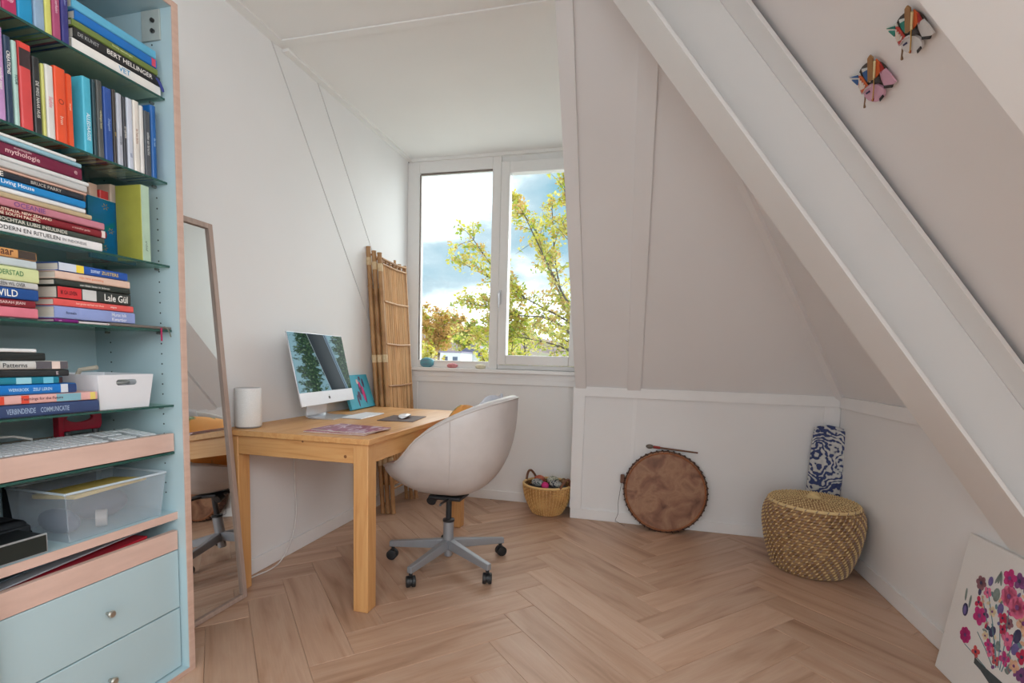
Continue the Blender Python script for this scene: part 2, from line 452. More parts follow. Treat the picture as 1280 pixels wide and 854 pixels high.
for a_, b_, c_, d_ in ((RW0, RW0 + 0.05, RWa, RWb), (RW1 - 0.05, RW1, RWa, RWb), (RW0 + 0.05, RW1 - 0.05, RWa, RWa + 0.04), (RW0 + 0.05, RW1 - 0.05, RWb - 0.04, RWb), (-0.48, -0.42, RWa + 0.04, RWb - 0.04)):
    rw.prism([on_r(a_, c_), on_r(b_, c_), on_r(b_, d_), on_r(a_, d_)], N_R * 0.06)
struct('window_2', rw, M_PVC, bevel=0.003)
# end knee wall and end slope, to the right of the dormer
struct('wall_end', MB().box(XD, XR, YK, YK + 0.1, 0, HK).box(XD, XD + 0.06, YK, YW, 0, HK), M_WALL)
struct('wall_end_slope', MB().prism([(XD, YK, HK), (XR, YK, HK), (X_TOP, Y_TOP, HC), (XD, Y_TOP, HC)], N_B * 0.06), M_ROOF)
struct('wall_dormer_side', MB().prism([(XD - 0.004, YK, HK - 0.02), (XD - 0.004, YK, HK), (XD - 0.004, Y_TOP, HC), (XD - 0.004, YW + 0.1, HC), (XD - 0.004, YW + 0.1, HK - 0.02)], (0.05, 0, 0)), M_WALL)
struct('baseboard_end', MB().box(XD - 0.012, XR, YK - 0.012, YK, 0, 0.07), M_TRIM, bevel=0.003)
# window wall under the sill
struct('wall_window', MB().box(XL, XD, YW, YW + 0.12, 0, 0.985), M_WALL)
struct('baseboard_window', MB().box(XL, XD, YW - 0.012, YW, 0, 0.07), M_TRIM, bevel=0.003)
# trims: rails, stiles, battens, cover strips
tn = [0]
def trim(mb, m=None, bevel=0.001):
    tn[0] += 1
    return struct('trim_%d' % tn[0], mb, m or M_TRIM, bevel=bevel)
t_ = 0.015
trim(MB().box(XD - t_, XR, YK - t_, YK, HK - 0.062, HK))                         # rail along the end knee wall
trim(MB().box(XD - t_, XD + 0.06, YK - t_, YK, 0.07, HK - 0.062))                # stile beside the dormer
trim(MB().box(XR - 0.09, XR - 0.006, YK - t_ * 0.6, YK, 0.07, HK - 0.062))       # stile in the corner
trim(MB().box(-0.024, 0.0, YK - 0.003, YK, 0.07, HK - 0.062), bevel=0.001)      # flat joint strip
trim(MB().box(XR - t_, XR, YB, YK - t_ - 0.004, HK - 0.066, HK))                 # rail along the right knee wall
trim(MB().box(XL + 0.012, XD - t_, YW - t_, YW, 0.875, 0.918), bevel=0.002)      # strip under the sill apron
trim(MB().box(XD - 0.05, XD - t_ * 0.5, YW - t_, YW, 0.07, 0.875))               # stile under the sill, by the recess
trim(MB().box(XL + 0.012, XL + 0.10, YW - t_ * 0.6, YW, 0.07, 0.875))
def slope_strip(x0, x1, z0, z1, th, back=0.0):    # strip lying on the end slope
    p = lambda x, z: Vector((x, YK - (z - HK) / KS, z))
    return MB().prism([p(x0, z0), p(x1, z0), p(x1, z1), p(x0, z1)], -N_B * th)
trim(slope_strip(XD - 0.006, XD + 0.065, HK, HC - 0.005, 0.020), M_ROOF)
trim(slope_strip(-0.062, 0.022, HK, HC - 0.02, 0.020), M_ROOF)
# cover strip on the hip between the two slopes
hp0 = Vector((XR, YK, HK)); hp1 = Vector((X_TOP, Y_TOP, HC)); hd = (hp1 - hp0).normalized()
tB = Vector((-1, 0, 0)) - hd * hd.dot(Vector((-1, 0, 0))); tB.normalize()          # across, on the end slope side
tR = Vector((0, -1, 0)) - hd * hd.dot(Vector((0, -1, 0))); tR.normalize()
hm = MB()
c_ = hp0 - (N_R + N_B).normalized() * 0.020
hm.prism([c_ + tB * 0.022, c_ + tB * 0.022 + N_B * 0.022, hp0, c_ + tR * 0.022 + N_R * 0.022, c_ + tR * 0.022, ], (hp1 - hp0) * 0.995)
trim(hm, M_ROOF, bevel=0)
# ceiling cover strips
trim(MB().box(XL, XL + 0.05, YB, Y_TOP + 0.02, HC - 0.007, HC), M_CEIL)
trim(MB().box(XL, XL + 0.035, Y_TOP + 0.06, YW, HC - 0.014, HC), M_CEIL)
trim(MB().box(XL + 0.05, XD, Y_TOP - 0.005, Y_TOP + 0.04, HC - 0.007, HC), M_CEIL)
trim(MB().box(XL + 0.035, XD, YW - 0.02, YW + 0.01, HC - 0.022, HC), M_CEIL)

# window: fixed light on the left, opening sash on the right
win = struct('window_1', MB().box(XL + 0.0, -1.655, YW - 0.005, YW + 0.07, 0.985, HC - 0.02).box(-1.085, -1.02, YW - 0.005, YW + 0.07, 0.985, HC - 0.02)
             .box(-1.655, -1.085, YW - 0.005, YW + 0.07, 0.985, 1.040).box(-1.655, -1.085, YW - 0.005, YW + 0.07, 2.430, HC - 0.02)
             .box(-1.02, XD, YW + 0.012, YW + 0.07, 0.985, 1.02).box(-1.02, XD, YW + 0.012, YW + 0.07, 2.47, HC - 0.02).box(-0.43, XD, YW + 0.012, YW + 0.07, 1.02, 2.47), M_PVC, bevel=0.004)
MB().box(-1.662, -1.078, YW + 0.026, YW + 0.034, 1.034, 2.436).build('pane', M_GLASS, win)
MB().box(-1.66, -1.648, YW + 0.004, YW + 0.02, 1.04, 2.42).box(-1.648, -1.088, YW + 0.004, YW + 0.02, 2.42, 2.434).build('glazing_bead', mat('grey_gasket', (120, 108, 100), 0.6), win)
sash = MB().box(-1.015, -0.950, YW - 0.022, YW + 0.05, 1.022, 2.468).box(-0.486, -0.432, YW - 0.022, YW + 0.05, 1.022, 2.468).box(-0.950, -0.486, YW - 0.022, YW + 0.05, 1.022, 1.092).box(-0.950, -0.486, YW - 0.022, YW + 0.05, 2.388, 2.468).build('sash', M_PVC, win, bevel=0.005)
MB().box(-0.956, -0.48, YW + 0.012, YW + 0.02, 1.086, 2.394).build('pane', M_GLASS, win)
hb = MB().box(-1.008, -0.992, YW - 0.034, YW - 0.022, 1.46, 1.56)
hb.tube([(-1.0, YW - 0.034, 1.545), (-1.0, YW - 0.06, 1.545), (-1.0, YW - 0.068, 1.53), (-1.0, YW - 0.066, 1.48), (-1.0, YW - 0.062, 1.43)], [0.007, 0.008, 0.009, 0.008, 0.006], 10)
hb.build('window_handle', mat('silver_handle', (205, 205, 208), 0.3, 0.6), win, smooth=True)
# sill board
struct('trim_window_sill', MB().box(XL + 0.0, XD - 0.002, YW - 0.045, YW + 0.02, 0.957, 0.985), M_TRIM, bevel=0.004)
struct('trim_sill_apron', MB().box(XL + 0.0, XD - 0.002, YW - 0.014, YW, 0.918, 0.957), M_TRIM, bevel=0.002)

# two painted steel I-beams running down under the right slope
def beam(y0, y1, up=0.3):
    s0 = Vector((XR + 0.0, 0, HK)); dirv = Vector((-1, 0, KS)).normalized()
    def P(off, y, s): q = s0 - N_R * off + dirv * s; return Vector((q.x, y, q.z))
    length = (HC - HK) / KS * math.sqrt(1 + KS * KS) + 0.0
    mb = MB()
    ym = (y0 + y1) / 2
    for (o0, o1, a, b) in ((0.018, 0.030, y0, y1), (0.030, 0.222, ym - 0.0045, ym + 0.0045), (0.222, 0.234, y0, y1)):
        # lower end cut by the knee wall plane x = XR, upper end by the ceiling
        def end(off, hi):
            if hi: # z = HC
                s = (HC - (s0 - N_R * off).z) / dirv.z
            else:  # x = XR - 0.001
                s = ((s0 - N_R * off).x - (XR - 0.001)) / -dirv.x
            return s
        q = [P(o0, a, end(o0, 0)), P(o1, a, end(o1, 0)), P(o1, a, end(o1, 1)), P(o0, a, end(o0, 1))]
        mb.prism(q, (0, b - a, 0))
    return mb
struct('trim_steel_beam', beam(1.654, 1.882), M_STEEL, bevel=0.002)
struct('trim_steel_beam', beam(0.672, 0.900), M_STEEL, bevel=0.002)
# ------------------------------------------------------------------ bookcase against the left wall
BX0, BXF = XL + 0.004, -1.391          # back and front
BY0, BY1 = 0.752, 1.290                # outer sides
XF = -1.424                            # front of the shelves
M_BLUE = mat('pale_blue_laminate', (176, 200, 206), 0.42, var=0.015, scale=6)
M_EDGE = ramp_mat('beech_edging', [(0.3, (196, 164, 148)), (0.7, (208, 178, 162))], scale=5, stretch=(1, 1, 12), rough=0.5)
M_EDGEH = ramp_mat('beech_front', [(0.3, (206, 174, 160)), (0.7, (216, 184, 170))], scale=3, stretch=(1, 2, 14), rough=0.5, fine=((4, 60, 60), 2, 0.02))
M_SHELF = glass_mat('green_shelf_glass', (232, 244, 238), 0.05, fmax=.40)
M_SHELFEDGE = mat('dark_green_glass_edge', (44, 84, 76), 0.15)
bc = thing('bookcase', 'tall pale blue bookcase with beech edging, glass shelves and drawers', 'bookcase', (BX0, BY0, 0))
def B(mb): return mb.xf(Matrix.Translation((-BX0, -BY0, 0)))
B(MB().box(BX0, BXF - 0.004, BY1 - 0.021, BY1, 0, 2.094)).build('side_panel', M_BLUE, bc)
B(MB().box(BX0, BXF - 0.004, BY0, BY0 + 0.021, 0, 2.094)).build('side_panel', M_BLUE, bc)
B(MB().box(BXF - 0.004, BXF, BY1 - 0.021, BY1, 0, 2.094)).build('edge_strip', M_EDGE, bc, bevel=0.001)
B(MB().box(BXF - 0.004, BXF, BY0, BY0 + 0.021, 0, 2.094)).build('edge_strip', M_EDGE, bc, bevel=0.001)
B(MB().box(BXF - 0.004, BXF, BY0 + 0.021, BY1 - 0.021, 2.076, 2.094)).build('edge_strip', M_EDGE, bc, bevel=0.001)
B(MB().box(BXF - 0.004, BXF, BY0 + 0.021, BY1 - 0.021, 0.0, 0.016)).build('edge_strip', M_EDGE, bc, bevel=0.001)
B(MB().box(BX0, BXF - 0.004, BY0 + 0.021, BY1 - 0.021, 2.076, 2.094)).build('top_panel', M_BLUE, bc)
B(MB().box(BX0, BXF - 0.004, BY0 + 0.021, BY1 - 0.021, 0, 0.016)).build('bottom_panel', M_BLUE, bc)
B(MB().box(BX0, BX0 + 0.008, BY0 + 0.021, BY1 - 0.021, 0.016, 2.076)).build('back_panel', M_BLUE, bc)
YI0, YI1 = BY0 + 0.021, BY1 - 0.021
# hanging rail board under the top with two screws
br = B(MB().box(-1.738, -1.724, YI0 + 0.001, YI1 - 0.001, 1.985, 2.075)).build('top_rail', mat('grey_blue_board', (150, 166, 166), 0.5), bc)
bk = B(MB().box(-1.50, -1.432, YI1 - 0.006, YI1 - 0.0005, 1.985, 2.072)).build('bracket', mat('pale_grey_bracket', (168, 176, 172), 0.5), bc, bevel=0.001)
for zz in (2.01, 2.04):
    B(MB().tube([(-1.455, YI1 - 0.006, zz), (-1.455, YI1 - 0.012, zz)], 0.006, 12)).build('screw', mat('dark_screw', (70, 70, 68), 0.4, 0.5), bk, smooth=True)
SH = [1.817, 1.571, 1.321, 1.123, 0.888]   # top faces of the glass shelves
for z in SH:
    s_ = B(MB().box(BX0 + 0.012, XF - 0.0015, YI0 + 0.002, YI1 - 0.002, z - 0.006, z)).build('glass_shelf', M_SHELF, bc)
    B(MB().box(XF - 0.0015, XF, YI0 + 0.002, YI1 - 0.002, z - 0.006, z)).build('shelf_edge', M_SHELFEDGE, s_)
    for xx in (-1.47, -1.68):
        for yy in (YI0 + 0.006, YI1 - 0.006):
            B(MB().tube([(xx, yy - 0.006, z - 0.0105), (xx, yy + 0.006, z - 0.0105)], 0.004, 10)).build('shelf_pin', mat('grey_pin', (120, 128, 126), 0.4, 0.5), s_, smooth=True)
# rows of peg holes in the side panel
ph = MB()
z = 0.60
while z < 2.0:
    if all(abs(z - s) > 0.012 for s in SH):
        for xx in (-1.468, -1.676):
            ph.tube([(xx, YI1 - 0.0008, z), (xx, YI1 + 0.0002, z)], 0.0026, 8)
    z += 0.032
tag(B(ph).build('peg_holes', mat('hole_dark', (58, 66, 68), 0.8), bc), kind='stuff')
# pull-out keyboard tray with beech front
tr = B(MB().box(BX0 + 0.01, XF - 0.018, YI0 + 0.004, YI1 - 0.004, 0.742, 0.786)).build('pull_out_tray', ramp_mat('beech_board', [(0.3, (186, 150, 130)), (0.7, (196, 160, 140))], scale=5, stretch=(8, 1, 1)), bc)
B(MB().box(XF - 0.018, XF, YI0 + 0.003, YI1 - 0.005, 0.740, 0.797)).build('tray_front', M_EDGEH, tr, bevel=0.001)
B(MB().box(BX0 + 0.01, XF - 0.003, YI0 + 0.002, YI1 - 0.002, 0.730, 0.737)).build('tray_shelf', M_SHELFEDGE, tr)
# solid shelf
so = B(MB().box(BX0 + 0.01, XF - 0.003, YI0, YI1, 0.516, 0.540)).build('solid_shelf', M_BLUE, bc)
B(MB().box(XF - 0.003, XF, YI0, YI1, 0.516, 0.540)).build('edge_strip', M_EDGEH, so)
# shallow drawer with beech front (open on top)
dr = B(MB().box(BX0 + 0.02, XF - 0.016, YI0 + 0.006, YI1 - 0.008, 0.425, 0.433)).build('shallow_drawer', M_EDGE, bc)
B(MB().box(XF - 0.016, XF + 0.002, YI0 + 0.003, YI1 - 0.004, 0.417, 0.480)).build('drawer_front', M_EDGEH, dr, bevel=0.001)
M_KNOB = mat('brushed_knob', (190, 186, 176), 0.28, 0.9)
for (z0, z1, kz) in ((0.2225, 0.4145, 0.315), (0.020, 0.2185, 0.117)):
    d = B(MB().box(XF - 0.016, XF + 0.002, YI0 + 0.003, YI1 - 0.004, z0, z1)).build('drawer', M_BLUE, bc, bevel=0.0015)
    kb = MB().lathe([(0.004, 0), (0.005, 0.006), (0.0045, 0.010), (0.009, 0.014), (0.0105, 0.019), (0.008, 0.0235), (0.001, 0.0245)], 20)
    kb.xf(Matrix.Translation((XF + 0.002, 1.036, kz)) @ Matrix.Rotation(PI / 2, 4, 'Y'))
    B(kb).build('knob', M_KNOB, d, smooth=True)

# ------------------------------------------------------------------ books
def bmat(c): return mat('cover_%d_%d_%d' % tuple(c), c, 0.42, var=0.06, scale=25, coat=0.15)
M_PAGES = ramp_mat('paper_pages', [(0.35, (206, 198, 184)), (0.65, (226, 220, 208))], scale=3, stretch=(1, 1, 300), rough=0.85)
M_PAGEV = ramp_mat('paper_pages_upright', [(0.35, (206, 198, 184)), (0.65, (226, 220, 208))], scale=3, stretch=(1, 300, 1), rough=0.85)
def cover_profile(depth, th, b=0.0022, r=None):
    """U of the cover in (d, t): d=0 at the spine face, negative into the shelf"""
    r = min(th * 0.42, 0.004) if r is None else min(th * 0.45, r)
    out = [(-depth, 0)]
    for k in range(4): a = -PI / 2 + PI / 2 * k / 3; out.append((-r + r * math.cos(a), r + r * math.sin(a)))
    for k in range(4): a = PI / 2 * k / 3; out.append((-r + r * math.cos(a), th - r + r * math.sin(a)))
    out += [(-depth, th), (-depth, th - b), (-b * 1.5, th - b), (-b * 1.5, b), (-depth, b)]
    return out
def lying_book(label, col, y0, y1, z0, z1, depth=0.20, xf=XF - 0.004, texts=(), bands=(), group=None, pages=True, turn=0.0, r=None):
    th = z1 - z0 - 0.0006; L = y1 - y0
    t = thing('book', label, 'book', (xf - depth / 2, (y0 + y1) / 2, z0), turn, group)
    pr = cover_profile(depth, th, r=r)
    MB().prism([(depth / 2 + d, -L / 2, tt) for d, tt in pr], (0, L, 0)).build('cover', bmat(col), t, smooth=True)
    if pages and th > 0.006:
        MB().box(-depth / 2 + 0.003, depth / 2 - 0.0034, -L / 2 + 0.0025, L / 2 - 0.0025, 0.0022, th - 0.0022).build('pages', M_PAGES, t)
    for bi, (f0, f1, c) in enumerate(bands):
        MB().box(depth / 2 - 0.002, depth / 2 + 0.0004 + 0.0001 * bi, -L / 2 + f0 * L, -L / 2 + f1 * L, th * 0.06, th * 0.94).build('spine_band', bmat(c), t)
    for s, f, hf, c, *o in texts:
        dz = o[0] if o else 0.0; mw = o[1] * L if len(o) > 1 else None
        lettering('title', s, bmat(c), t, (depth / 2 + 0.0009, -L / 2 + f * L, th * (0.5 + dz)), (0, 1, 0), (0, 0, 1), th * hf, mw)
    return t
def standing_book(label, col, y0, y1, z0, h, depth=0.17, xf=XF - 0.004, texts=(), bands=(), group=None, lean=0.0, r=None):
    th = y1 - y0 - 0.0008
    t = thing('book', label, 'book', (xf - depth / 2, (y0 + y1) / 2, z0 + 0.0004), 0, group)
    if lean: t.rotation_euler = (lean, 0, 0)
    pr = cover_profile(depth, th, r=r)
    MB().prism([(depth / 2 + d, tt - th / 2, 0) for d, tt in pr], (0, 0, h)).build('cover', bmat(col), t, smooth=True)
    if th > 0.006:
        MB().box(-depth / 2 + 0.003, depth / 2 - 0.0034, -th / 2 + 0.0022, th / 2 - 0.0022, 0.0025, h - 0.003).build('pages', M_PAGEV, t)
    for f0, f1, c in bands:
        MB().box(depth / 2 - 0.002, depth / 2 + 0.0006, -th * 0.45, th * 0.45, f0 * h, f1 * h).build('spine_band', bmat(c), t)
    for s, f, hf, c, *o in texts:
        mw = o[0] * h if o else None
        lettering('title', s, bmat(c), t, (depth / 2 + 0.0009, 0, f * h), (0, 0, -1), (0, 1, 0), th * hf, mw)
    return t
WHITE, BLK, CREAM, GOLD = (236, 234, 228), (32, 32, 34), (228, 214, 190), (214, 186, 110)
def yb(u, v): return at_x(XF, u, v).y
def zb(u, v): return at_x(XF, u, v).z

# top shelf: upright books, then a flat pile
z = SH[0]
def base_v(u, v0, s): return v0 + s * u
row = [ # u0,u1 at the shelf edge, height, colour, label
 (-6, 4, .24, (168, 172, 176), 'grey upright book at the far end of the top shelf beside a crimson one', []),
 (4.5, 24, .25, (176, 46, 92), 'crimson upright book on the top shelf with a ringed white mark', [('@', .12, .5, (232, 190, 206)), ('cool', .30, .42, (236, 200, 212))]),
 (24, 44, .252, (28, 142, 190), 'bright blue upright book on the top shelf between crimson and grey-blue', [('deel twee', .3, .3, (200, 226, 236), .5)]),
 (45, 59, .252, (140, 166, 190), 'pale grey-blue upright book on the top shelf', []),
 (59, 68, .252, (206, 204, 110), 'thin lime yellow upright book on the top shelf', []),
 (68.5, 79, .252, (168, 76, 112), 'rose mauve upright book on the top shelf beside the navy one', [('verhalen', .3, .35, (228, 196, 206), .4)]),
 (80, 89.5, .252, (58, 58, 124), 'navy upright book on the top shelf leaning on the flat pile', [('reizen', .4, .3, (150, 160, 210), .3)]),
]
for u0, u1, h, c, lb, tx in row:
    y0 = yb(u0, 11 + .545 * u0); y1 = yb(u1, 11 + .545 * u1)
    standing_book(lb, c, max(y0, YI0 + .003), y1, z, h, 0.19, texts=tx, group='upright books on the top shelf')
pile = [(.0275, 84, 206, (232, 230, 224), 'white paperback at the bottom of the flat pile on the top shelf', [('VET', .55, .5, (60, 150, 196), .06)], []),
        (.0275, 86, 205, (36, 38, 40), 'black paperback lettered in white in the flat pile on the top shelf', [('BERT HELLINGER', .62, .46, WHITE, .02, .56), ('DE KUNST', .15, .34, (170, 172, 172), 0, .22)], []),
        (.018, 87, 199, (112, 130, 66), 'olive green paperback in the flat pile on the top shelf', [('familie opstellingen', .55, .4, (206, 214, 160))], []),
        (.025, 89, 198, (26, 112, 190), 'strong blue book in the flat pile on the top shelf', [], [(.93, .985, (206, 70, 96))]),
        (.024, 88, 197, (96, 176, 208), 'sky blue book on top of the flat pile on the top shelf', [], [])]
zz = z + .0005
y_start = yb(90, 60) + 0.004
for i, (t, u0, u1, c, lb, tx, bd) in enumerate(pile):
    y0 = y_start + [0, .004, .001, .009, .003][i]; y1 = yb(u1, 120 - 4 * i)
    y1 = min(y1, YI1 - .012)
    lying_book(lb, c, y0, y1, zz, zz + t, .15 + .012 * (i % 3), texts=tx, bands=bd, group='flat pile on the top shelf'); zz += t + .0005
tag(MB().tube([(XF + .001, 1.240, 1.862), (XF + .005, 1.246, 1.853), (XF + .009, 1.252, 1.835), (XF + .010, 1.254, 1.828)], [.002, .004, .004, .003], 8).build('bookmark_ribbon', mat('blue_ribbon', (44, 56, 130), .6)), 'dark blue ribbon hanging from the flat pile on the top shelf', 'ribbon')

# second shelf: upright books
z = SH[1]
row = [ # u0,u1 at base, top v, colour, label, texts
 (-8, 0.5, 30, (128, 84, 140), 'violet upright book at the far end of the second shelf', []),
 (0.5, 11, 36, (186, 142, 190), 'lilac upright book with white lettering on the second shelf', [('moeder maan', .45, .42, WHITE, .6)]),
 (11.5, 21, 48, (40, 60, 84), 'dark navy upright book lettered CREATIONS on the second shelf', [('CREATIONS', .7, .5, WHITE, .5)]),
 (21.5, 28.5, 54, (168, 198, 188), 'mint green upright book lettered YOUR on the second shelf', [('YOUR', .55, .6, (60, 86, 84), .3)]),
 (29.5, 45, 57, (206, 74, 74), 'red upright book with a dark head band on the second shelf', [], [(.72, .93, (62, 48, 50)), (.93, .998, (214, 70, 60))]),
 (46, 56, 74, (44, 46, 46), 'black upright book with pale lettering beside the red one', [('DE WEG NAAR HUIS', .45, .42, (210, 208, 200), .7)]),
 (57, 61.5, 82, (196, 196, 110), 'thin yellow green upright booklet on the second shelf', []),
 (62, 72.5, 84, (214, 212, 206), 'pale grey upright book with a pink title on the second shelf', [('liefde', .5, .5, (214, 140, 150), .4)]),
 (73, 87.5, 87, (226, 84, 48), 'orange upright book with a round emblem on its spine', [('O', .55, .5, (150, 60, 40)), ('bron', .3, .3, (240, 200, 180))]),
 (88, 94.5, 95, (222, 88, 52), 'thin orange upright book with pale edge beside the emblem one', [('het pad', .55, .45, (244, 214, 190), .4)], [(0.0, .99, (222, 88, 52))]),
 (108, 119, 99, (76, 176, 200), 'turquoise upright book showing its printed side on the second shelf', [('ALLEDAAGSE', .35, .4, (226, 240, 244), .5)]),
 (120, 125, 102, (34, 62, 70), 'thin dark teal upright book right after the turquoise one', []),
 (125.5, 133, 103, (82, 84, 82), 'charcoal upright book with gold lettering on the second shelf', [('verborgen leven', .5, .45, (206, 200, 160), .7)]),
 (134, 144.5, 112, (44, 80, 152), 'royal blue upright book with faint title on the second shelf', [('Zielsgeluk', .5, .35, (150, 176, 220), .5)]),
 (145, 149.5, 114, (60, 54, 50), 'thin brown black upright book on the second shelf', [('goud', .4, .5, GOLD, .4)]),
 (150, 157, 119, (180, 184, 194), 'silver grey upright book with dark lettering on the second shelf', [('innerlijk', .35, .45, (90, 94, 106), .5)]),
 (157.5, 162, 123, (58, 60, 66), 'thin dark grey upright book lettered white on the second shelf', [('ET LEVEN', .5, .55, WHITE, .45)]),
 (162.5, 170, 125, (198, 204, 216), 'bluish white upright book on the second shelf', [('stil', .2, .4, (90, 110, 150), .2)]),
 (170.5, 178, 128, (224, 218, 208), 'cream upright book with a brown title on the second shelf', [('In het licht', .5, .4, (160, 120, 100), .6)]),
 (178.5, 183.5, 134, (214, 212, 208), 'thin white upright booklet leaning on the second shelf', []),
 (184, 192, 141, (76, 82, 88), 'slate grey upright book next to the last blue one', [('stilte en kracht', .5, .4, (200, 204, 206), .7)]),
 (192.5, 200, 134, (24, 92, 160), 'deep blue upright book with a rounded back, last on the second shelf', [('de reis', .5, .35, (160, 196, 228), .4)]),
]
for e in row:
    u0, u1, vt, c, lb, tx = e[:6]; bd = e[6] if len(e) > 6 else []
    y0 = max(yb(u0, 150 + .377 * u0), YI0 + .003); y1 = yb(u1, 150 + .377 * u1)
    if y1 - y0 < .006: y0 = y1 - .012
    h = zb((u0 + u1) / 2, vt) - z
    dp = .12 if 'turquoise' not in lb else .17
    standing_book(lb, c, y0, y1, z, h, dp, texts=tx, bands=bd, group='upright books on the second shelf', r=.009 if 'rounded' in lb else None)

# third shelf: a tall flat pile, small upright books and a decorated notebook
z = SH[2]
pile = [ # v_top at u=40, v_bottom, u_right, colour, label, texts, bands
 (284, 297.6, 129.5, (228, 226, 224), 'white thick book lettered in black, lowest in the tall pile', [('MODERN EN RITUELEN', .40, .42, (60, 60, 62), 0, .56), ('IN INDONESIE', .76, .30, (120, 120, 122), 0, .2)], []),
 (276.5, 283.6, 133, (66, 74, 66), 'dark green book lettered MOCHTAR LUBIS INSULINDE in the tall pile', [('MOCHTAR LUBIS INSULINDE', .45, .62, (214, 210, 196), 0, .66)], []),
 (265, 276, 136.5, (128, 34, 44), 'dark red thick guide book in the tall pile with cream capitals', [('AUSTRALIA, NEW ZEALAND', .36, .36, (240, 224, 200), .2, .52), ('& THE SOUTH PACIFIC', .30, .34, (240, 224, 200), -.22, .42), ('a traveller guide', .78, .3, (226, 190, 180), 0, .2)], [(.955, .985, (222, 206, 200))]),
 (255, 264.6, 132, (190, 122, 136), 'dusty pink book lettered OCEANIE in the tall pile', [('OCEANIE', .42, .62, (110, 70, 130), 0, .40)], []),
 (248, 254.6, 117, (186, 166, 132), 'sand coloured plain book in the tall pile', [], []),
 (241.5, 247.6, 110, (226, 226, 224), 'thin white book under the bright blue one in the tall pile', [], []),
 (231.5, 241, 108.5, (28, 132, 196), 'bright blue book lettered Living House in the tall pile', [('Living House', .40, .66, (236, 240, 244), 0, .44)], []),
 (223, 231, 107, (36, 42, 52), 'black book lettered TRIBE and BRUCE PARRY in the tall pile', [('TRIBE', .24, .72, (226, 224, 216), 0, .2), ('BRUCE PARRY', .66, .5, (190, 184, 176), 0, .36)], []),
 (219.2, 222.6, 111, (208, 168, 150), 'thin peach magazine in the tall pile', [], []),
 (210, 218.8, 110, (190, 190, 188), 'light grey soft book in the tall pile', [], []),
 (204, 209.4, 113, (214, 214, 212), 'white soft magazine bundle under the burgundy book', [], []),
 (188, 203, 105, (112, 30, 60), 'burgundy book lettered mythologie in the tall pile', [('mythologie', .48, .50, (226, 190, 190), -.08, .3), ('encyclopedie', .48, .22, (216, 180, 184), .3, .2), ('e', .94, .3, (214, 180, 180))], []),
 (182, 187.6, 103, (140, 182, 196), 'light blue thin book near the top of the tall pile', [], []),
 (177.5, 181.6, 97, (226, 226, 222), 'thin white booklet on top of the tall pile', [], []),
]
zz = z + .0005
for i, (va, vb, ur, c, lb, tx, bd) in enumerate(pile):
    z1 = zb(40, va); y1 = yb(ur, (va + vb) / 2 + .3 * (ur - 40))
    y0 = YI0 + .004 + [.012, .0, .02, .006, .03, .004][i % 6] * .6
    lying_book(lb, c, y0, y1, zz, z1, (.17 + .01 * ((i * 7) % 5)) if ur < 109 else .100, xf=XF - .004 - .002 * (i % 3), texts=tx, bands=bd, group='tall flat pile on the third shelf', r=.008 if 'thick guide' in lb else None); zz = z1 + .0003
for (u0, u1, vt, c, lb, dp, xo) in [(180, 190.5, 233, (158, 158, 70), 'yellow green box file with a mint spine standing by the side panel', .20, 0),
      (152, 161, 235, (186, 200, 206), 'small pale blue upright book behind the turquoise notebook', .10, -.140),
      (140, 150, 231, (214, 190, 166), 'small cream upright book behind the turquoise notebook', .10, -.140),
      (127, 138.5, 238, (206, 62, 58), 'small red upright book peeking over the turquoise notebook', .10, -.140),
      (114, 125, 229, (214, 178, 156), 'small peach upright book behind the end of the tall pile', .10, -.140)]:
    x = XF + xo - .004
    if xo == 0:
        y0 = yb(u0, 326); y1 = yb(u1, 327)
        h = zb(184, vt) - z
        standing_book(lb, c, y0, y1, z, h, .095, xf=x, texts=[('archief', .2, .3, (110, 130, 110), .25)], bands=[(.0, .998, (178, 204, 180))], group='upright books on the third shelf')
    else:
        y0 = at_x(x, u0, 300).y; y1 = at_x(x, u1, 300).y; h = at_x(x, u0, vt).z - z
        standing_book(lb, c, y0, y1, z, h, dp, xf=x, group='upright books on the third shelf')
bxl = thing('notebook', 'square turquoise notebook with gold flower patterns facing out', 'notebook', (XF - .124, at_x(XF - .124, 140, 300).y, z + .0004))
yc0 = at_x(XF - .124, 111, 310).y; yc1 = at_x(XF - .124, 169, 318).y
M_TURQ = ramp_mat('turquoise_marbled', [(0.30, (14, 118, 112)), (0.46, (10, 104, 140)), (0.62, (14, 110, 160)), (0.8, (30, 128, 120))], scale=14, rough=.45, distort=1.2)
hh = at_x(XF - .124, 113, 243).z - z - .004
MB().box(-.004, .004, yc0 - bxl.location.y, yc1 - bxl.location.y, 0, hh).build('cover', M_TURQ, bxl, bevel=.001)
MB().box(-.003, .003, yc0 - bxl.location.y + .002, yc1 - bxl.location.y + .0015, .003, hh + .001).build('pages', M_PAGES, bxl)
for (fy, fz, n, rr) in ((.70, .66, 8, .014), (.35, .88, 6, .010), (.85, .42, 6, .009), (.45, .5, 6, .009), (.3, .2, 6, .01), (.75, .18, 6, .009)):
    cy = yc0 + (yc1 - yc0) * fy - bxl.location.y; cz = hh * fz
    fm = MB()
    for k in range(n):
        a = 2 * PI * k / n
        fm.tube([(.0042, cy + rr * .3 * math.cos(a), cz + rr * .3 * math.sin(a)), (.0042, cy + rr * .7 * math.cos(a), cz + rr * .7 * math.sin(a)), (.0042, cy + rr * math.cos(a), cz + rr * math.sin(a))], [.0006, .0015, .0005], 6)
    tag(fm.build('flower_print', mat('dull_gold_print', (150, 130, 74), .4, .3), bxl), 'dull gold flower print')

